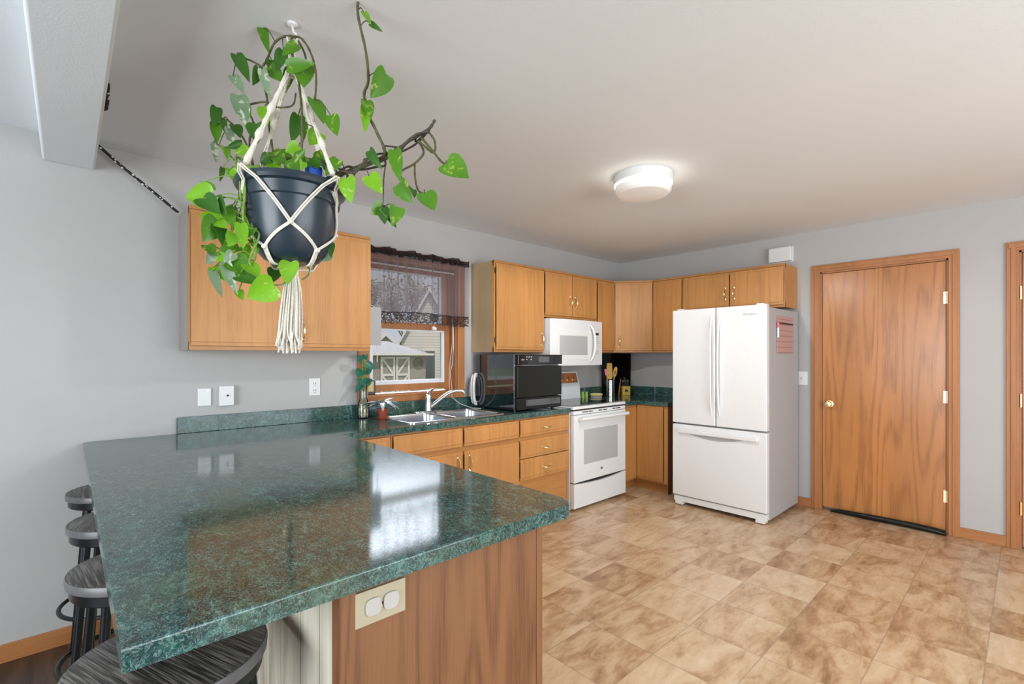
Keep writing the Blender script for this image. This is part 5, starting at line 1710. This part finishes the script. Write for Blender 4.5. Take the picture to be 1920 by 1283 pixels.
def around(ang, r, z):
    return c0 + Vector((r * math.cos(ang), r * math.sin(ang), z))


POT = [(0.0, 0.086), (0.024, 0.101), (0.07, 0.121), (0.12, 0.132), (0.17, 0.138), (0.188, 0.148), (0.222, 0.153), (0.236, 0.170), (0.26, 0.172)]


def pot_r(z):
    zz_ = min(max(z - PZ0, 0.0), 0.26)
    for (a_, ra), (b_, rb) in zip(POT[:-1], POT[1:]):
        if zz_ <= b_:
            return ra + (rb - ra) * (zz_ - a_) / (b_ - a_)
    return POT[-1][1]


phi0 = math.atan2(-HY, -HX)               # azimuth that faces the camera
az = [phi0 + math.radians(k) for k in (-45, 41, 131, 221)]
ring = Vector((HX, HY, ZC - 0.075))
m = MB()
m.tube([ring + Vector((0, 0, 0.02)) + rx * 0.012, ring + Vector((0, 0, -0.02)), ring + Vector((0, 0, -0.10))], [0.006, 0.012, 0.011], 10)
part('top_knot', m, M['cord'], mt_)
for k, a in enumerate(az):
    m = MB()
    top = ring + Vector((0, 0, -0.08)) + Vector((math.cos(a), math.sin(a), 0)) * 0.012
    kn = around(a, 0.176, PZ1 + 0.012)
    n_ = 22
    pts = [top.lerp(kn, i / n_) for i in range(n_ + 1)]
    pts = [p_ + Vector((0, 0, 0)) for p_ in pts]
    m.tube(pts, [0.0060 + 0.0018 * math.sin(i * 2.1) + (0.004 if i in (9, 10, 15, 16, 20, 21) else 0) for i in range(n_ + 1)], 8)
    sd = Vector((-math.sin(a), math.cos(a), 0))
    for sgn in (-1, 1):
        m.tube([top + sd * 0.004 * sgn] + [p_ + sd * sgn * (0.007 + 0.002 * math.sin(i)) for i, p_ in enumerate(pts[1:-1])] + [kn], 0.0026, 6)
    part('strand', m, M['cord'], mt_)
MIDZ, LOWZ = PZ0 + 0.100, PZ0 + 0.030
for k, a in enumerate(az):
    a1 = az[(k + 1) % 4] if k < 3 else az[0] + 2 * math.pi
    am = (a + a1) / 2
    for (s0, e0) in ((a, am), (a1, am)):
        m = MB()
        for off in (-0.004, 0.004):
            pts = []
            for i in range(11):
                q_ = i / 10; z_ = (PZ1 + 0.004) + (MIDZ - PZ1 - 0.004) * q_
                pts.append(around(s0 + (e0 - s0) * q_ + off / 0.15, pot_r(z_) + 0.005 + (0.02 * (1 - q_) ** 6), z_))
            m.tube(pts, 0.0028, 6)
            pts = []
            for i in range(9):
                q_ = i / 8; z_ = MIDZ + (LOWZ - MIDZ) * q_
                pts.append(around(e0 + (s0 - e0) * q_ + off / 0.14, pot_r(z_) + 0.005, z_))
            m.tube(pts, 0.0028, 6)
        part('net_cord', m, M['cord'], mt_)
    m = MB(); m.ico(around(am, pot_r(MIDZ) + 0.006, MIDZ), 0.0085, (1, 1, 0.9), 2); m.ico(around(a, pot_r(LOWZ) + 0.006, LOWZ), 0.0095, (1, 1, 0.9), 2)
    part('knot', m, M['cord'], mt_)
    m = MB()
    for off in (-0.006, 0.0, 0.006):
        m.tube(spline([around(a + off / 0.12, pot_r(LOWZ) + 0.005, LOWZ), around(a + off / 0.1, PR0 - 0.002, PZ0 - 0.012), around(a, 0.05, PZ0 - 0.017), around(a, 0.01, PZ0 - 0.024)], 4), 0.0030, 6)
    part('under_cord', m, M['cord'], mt_)
m = MB(); m.ball((HX, HY, PZ0 - 0.034), 0.020, (1, 1, 1.2)); part('gather_knot', m, M['cord'], mt_)
rngt = random.Random(3)
m = MB()
for k in range(60):
    a, r_ = k * 2.399, 0.021 * math.sqrt((k + 0.5) / 60)
    bx = Vector((HX + r_ * math.cos(a) * 0.9, HY + r_ * math.sin(a) * 0.9, PZ0 - 0.045))
    fl = 1.25 + rngt.uniform(0, 0.25)
    zb = 1.355 + rngt.uniform(-0.022, 0.02)
    p1 = Vector((HX + r_ * math.cos(a) * fl, HY + r_ * math.sin(a) * fl, 1.52 + rngt.uniform(-0.02, 0.02)))
    p2 = Vector((HX + r_ * math.cos(a) * fl * 1.25 - rx.x * 0.006, HY + r_ * math.sin(a) * fl * 1.25 - rx.y * 0.006, 1.41))
    p3 = Vector((p2.x + rngt.uniform(-0.016, 0.012), p2.y + rngt.uniform(-0.014, 0.012), zb))
    m.tube(spline([bx, p1, p2, p3], 4), 0.0027, 5)
tso = part('tassel', m, M['cord'], mt_, angle=60)

# ------------------------------------------------------------------ outside, seen through the window
struct('ground', MB().box(-40, 70, YW + 0.3, 90, -0.75, -0.5), M['grass'])
t = thing('garden_shed', (11.2, 21, -0.5), 'taupe garden shed with white crossed double doors outside the window', 'shed')
SY = 19.8
part('wall', MB().box(9.0, 12.70, SY, SY + 3.0, -0.5, 1.42), M['taupe'], t)
m = MB(); e0, e1 = 8.7, 12.95
vs_ = [(e0, SY - 0.35, 1.38), (e1, SY - 0.35, 1.38), (e1, SY + 3.3, 1.38), (e0, SY + 3.3, 1.38), (10.2, SY + 1.5, 2.05), (11.5, SY + 1.5, 2.05)]
m._faces([Vector(v_) for v_ in vs_], [(0, 1, 5, 4), (1, 2, 5), (2, 3, 4, 5), (3, 0, 4), (3, 2, 1, 0)])
part('roof', m, M['shingle'], t)
part('fascia', MB().box(e0, e1, SY - 0.37, SY - 0.33, 1.36, 1.46), M['trim_white'], t)
for a, bb in ((10.30, 11.02), (11.06, 11.78)):
    d_ = part('door', MB().box(a, bb, SY - 0.05, SY, -0.4, 1.30), M['taupe'], t)
    m = MB(); w_ = 0.10
    m.box(a, a + w_, SY - 0.09, SY - 0.05, -0.4, 1.30); m.box(bb - w_, bb, SY - 0.09, SY - 0.05, -0.4, 1.30)
    for z_ in (-0.4, 0.42, 1.20):
        m.box(a + w_, bb - w_, SY - 0.09, SY - 0.05, z_, z_ + 0.10)
    x_in0, x_in1 = a + w_, bb - w_
    for z0_, z1_ in ((0.52, 1.20), (-0.3, 0.42)):
        p0_, p1_ = ((x_in0, z1_), (x_in1, z0_)) if a < 11 else ((x_in1, z1_), (x_in0, z0_))
        dv = Vector((p1_[0] - p0_[0], 0, p1_[1] - p0_[1])).normalized(); nv = Vector((-dv.z, 0, dv.x)) * 0.045
        A_, B_ = Vector((p0_[0], SY - 0.085, p0_[1])), Vector((p1_[0], SY - 0.085, p1_[1]))
        m.extrude([A_ + nv, B_ + nv, B_ - nv, A_ - nv], (0, 0.03, 0))
    part('door_trim', m, M['trim_white'], d_)
m = MB(); m.tube([(12.28 + 0.23 * math.cos(k * math.pi / 12), SY - 0.05, 1.0 + 0.23 * math.sin(k * math.pi / 12)) for k in range(24)], 0.022, 8, closed=True)
for k in range(4):
    a = k * math.pi / 4
    m.tube([(12.28 - 0.22 * math.cos(a), SY - 0.05, 1.0 - 0.22 * math.sin(a)), (12.28 + 0.22 * math.cos(a), SY - 0.05, 1.0 + 0.22 * math.sin(a))], 0.012, 6)
solo('wheel_ornament', m, M['bark'], (12.28, SY - 0.05, 1.0), 'round spoked wheel ornament on the shed wall', 'ornament')


def house(label, xm, hw, y, ze, zp, wins, depth, turn):
    """gabled front centred on (xm, y); turn rotates the whole house about its front's foot"""
    t = thing('house', (xm, y, -0.5), label, 'house')
    x0, x1 = xm - hw, xm + hw
    m = MB()
    m.extrude([Vector((x0, y, -0.5)), Vector((x1, y, -0.5)), Vector((x1, y, ze)), Vector((xm, y, zp)), Vector((x0, y, ze))], (0, depth, 0))
    part('wall', m, M['siding'], t)
    o = 0.22; sl = (zp - ze) / hw
    m = MB(); bgm = MB()
    for s_ in (-1, 1):
        xe = xm + s_ * (hw + o); zee = ze - sl * o
        m.extrude([Vector((xm, y - 0.3, zp + 0.03)), Vector((xe, y - 0.3, zee + 0.03)), Vector((xe, y - 0.3, zee + 0.16)), Vector((xm, y - 0.3, zp + 0.20))], (0, depth + 0.6, 0))
        bgm.extrude([Vector((xm, y - 0.36, zp - 0.02)), Vector((xe, y - 0.36, zee - 0.02)), Vector((xe, y - 0.36, zee + 0.20)), Vector((xm, y - 0.36, zp + 0.24))], (0, 0.06, 0))
    part('roof', m, M['shingle'], t)
    part('barge_board', bgm, M['trim_white'], t)
    for a, bb, z0_, z1_ in wins:
        wd_ = part('window', MB().box(xm + a - 0.1, xm + bb + 0.1, y - 0.06, y + 0.02, z0_ - 0.1, z1_ + 0.1), M['trim_white'], t)
        part('pane', MB().box(xm + a, xm + bb, y - 0.08, y - 0.055, z0_, z1_), M['dark_window'], wd_)
    t.rotation_euler = (0, 0, math.radians(turn))
    return t


house('white sided neighbour house with a steep gable right of the shed', 16.95, 1.75, 26.0, 2.3, 5.45, [(0.02, 0.62, 3.1, 4.0), (-0.30, 0.35, -0.1, 1.65)], 6.0, -29)
house('small white gabled house peeking over the shed roof', 12.95, 0.95, 24.2, 1.55, 2.45, [], 3.0, -27)
rngv = random.Random(21)


def grow(mb, p, d, L, r, lvl, tips):
    q = p + d * L
    mid = (p + q) / 2 + Vector((rngv.uniform(-1, 1), rngv.uniform(-1, 1), 0)) * L * 0.06
    mb.tube([p, mid, q], [r, r * 0.85, r * 0.7], 5, caps=False)
    if lvl == 0:
        tips.append(q); return
    for k in range(4 if lvl > 1 else 3):
        nd = (d + Vector((rngv.uniform(-1, 1), rngv.uniform(-1, 1), rngv.uniform(-0.25, 0.7))) * 0.75).normalized()
        st_ = p + (q - p) * rngv.uniform(0.45, 1.0)
        grow(mb, st_, nd, L * rngv.uniform(0.55, 0.8), r * 0.55, lvl - 1, tips)


for i, (x, y, h_, lb) in enumerate(((12.6, 33.0, 2.6, 'bare brownish tree behind the shed, left in the window'), (17.2, 36.0, 2.8, 'bare brownish tree in the middle behind the gabled house'), (22.0, 37.0, 3.0, 'bare brownish tree right behind the neighbour house'))):
    t = thing('tree', (x, y, -0.5), lb, 'tree', 'trees behind the neighbour houses')
    m = MB(); tips = []
    for k in range(4):
        grow(m, Vector((x, y, 1.2 + 0.5 * k)), Vector((rngv.uniform(-.5, .5), rngv.uniform(-.5, .5), 1)).normalized(), h_, 0.10, 4, tips)
    part('trunk', MB().cyl((x, y, -0.5), (x, y, 3.0), 0.24, 0.12, 10), M['bark'], t)
    part('branches', m, M['bark'], t)
    m = MB()
    for q_ in tips[::2]:
        m.ico(q_, rngv.uniform(0.05, 0.14), (1, 1, 0.7), 1, 0.3, rngv)
    part('crown', m, M['foliage_far'], t, smooth=False)
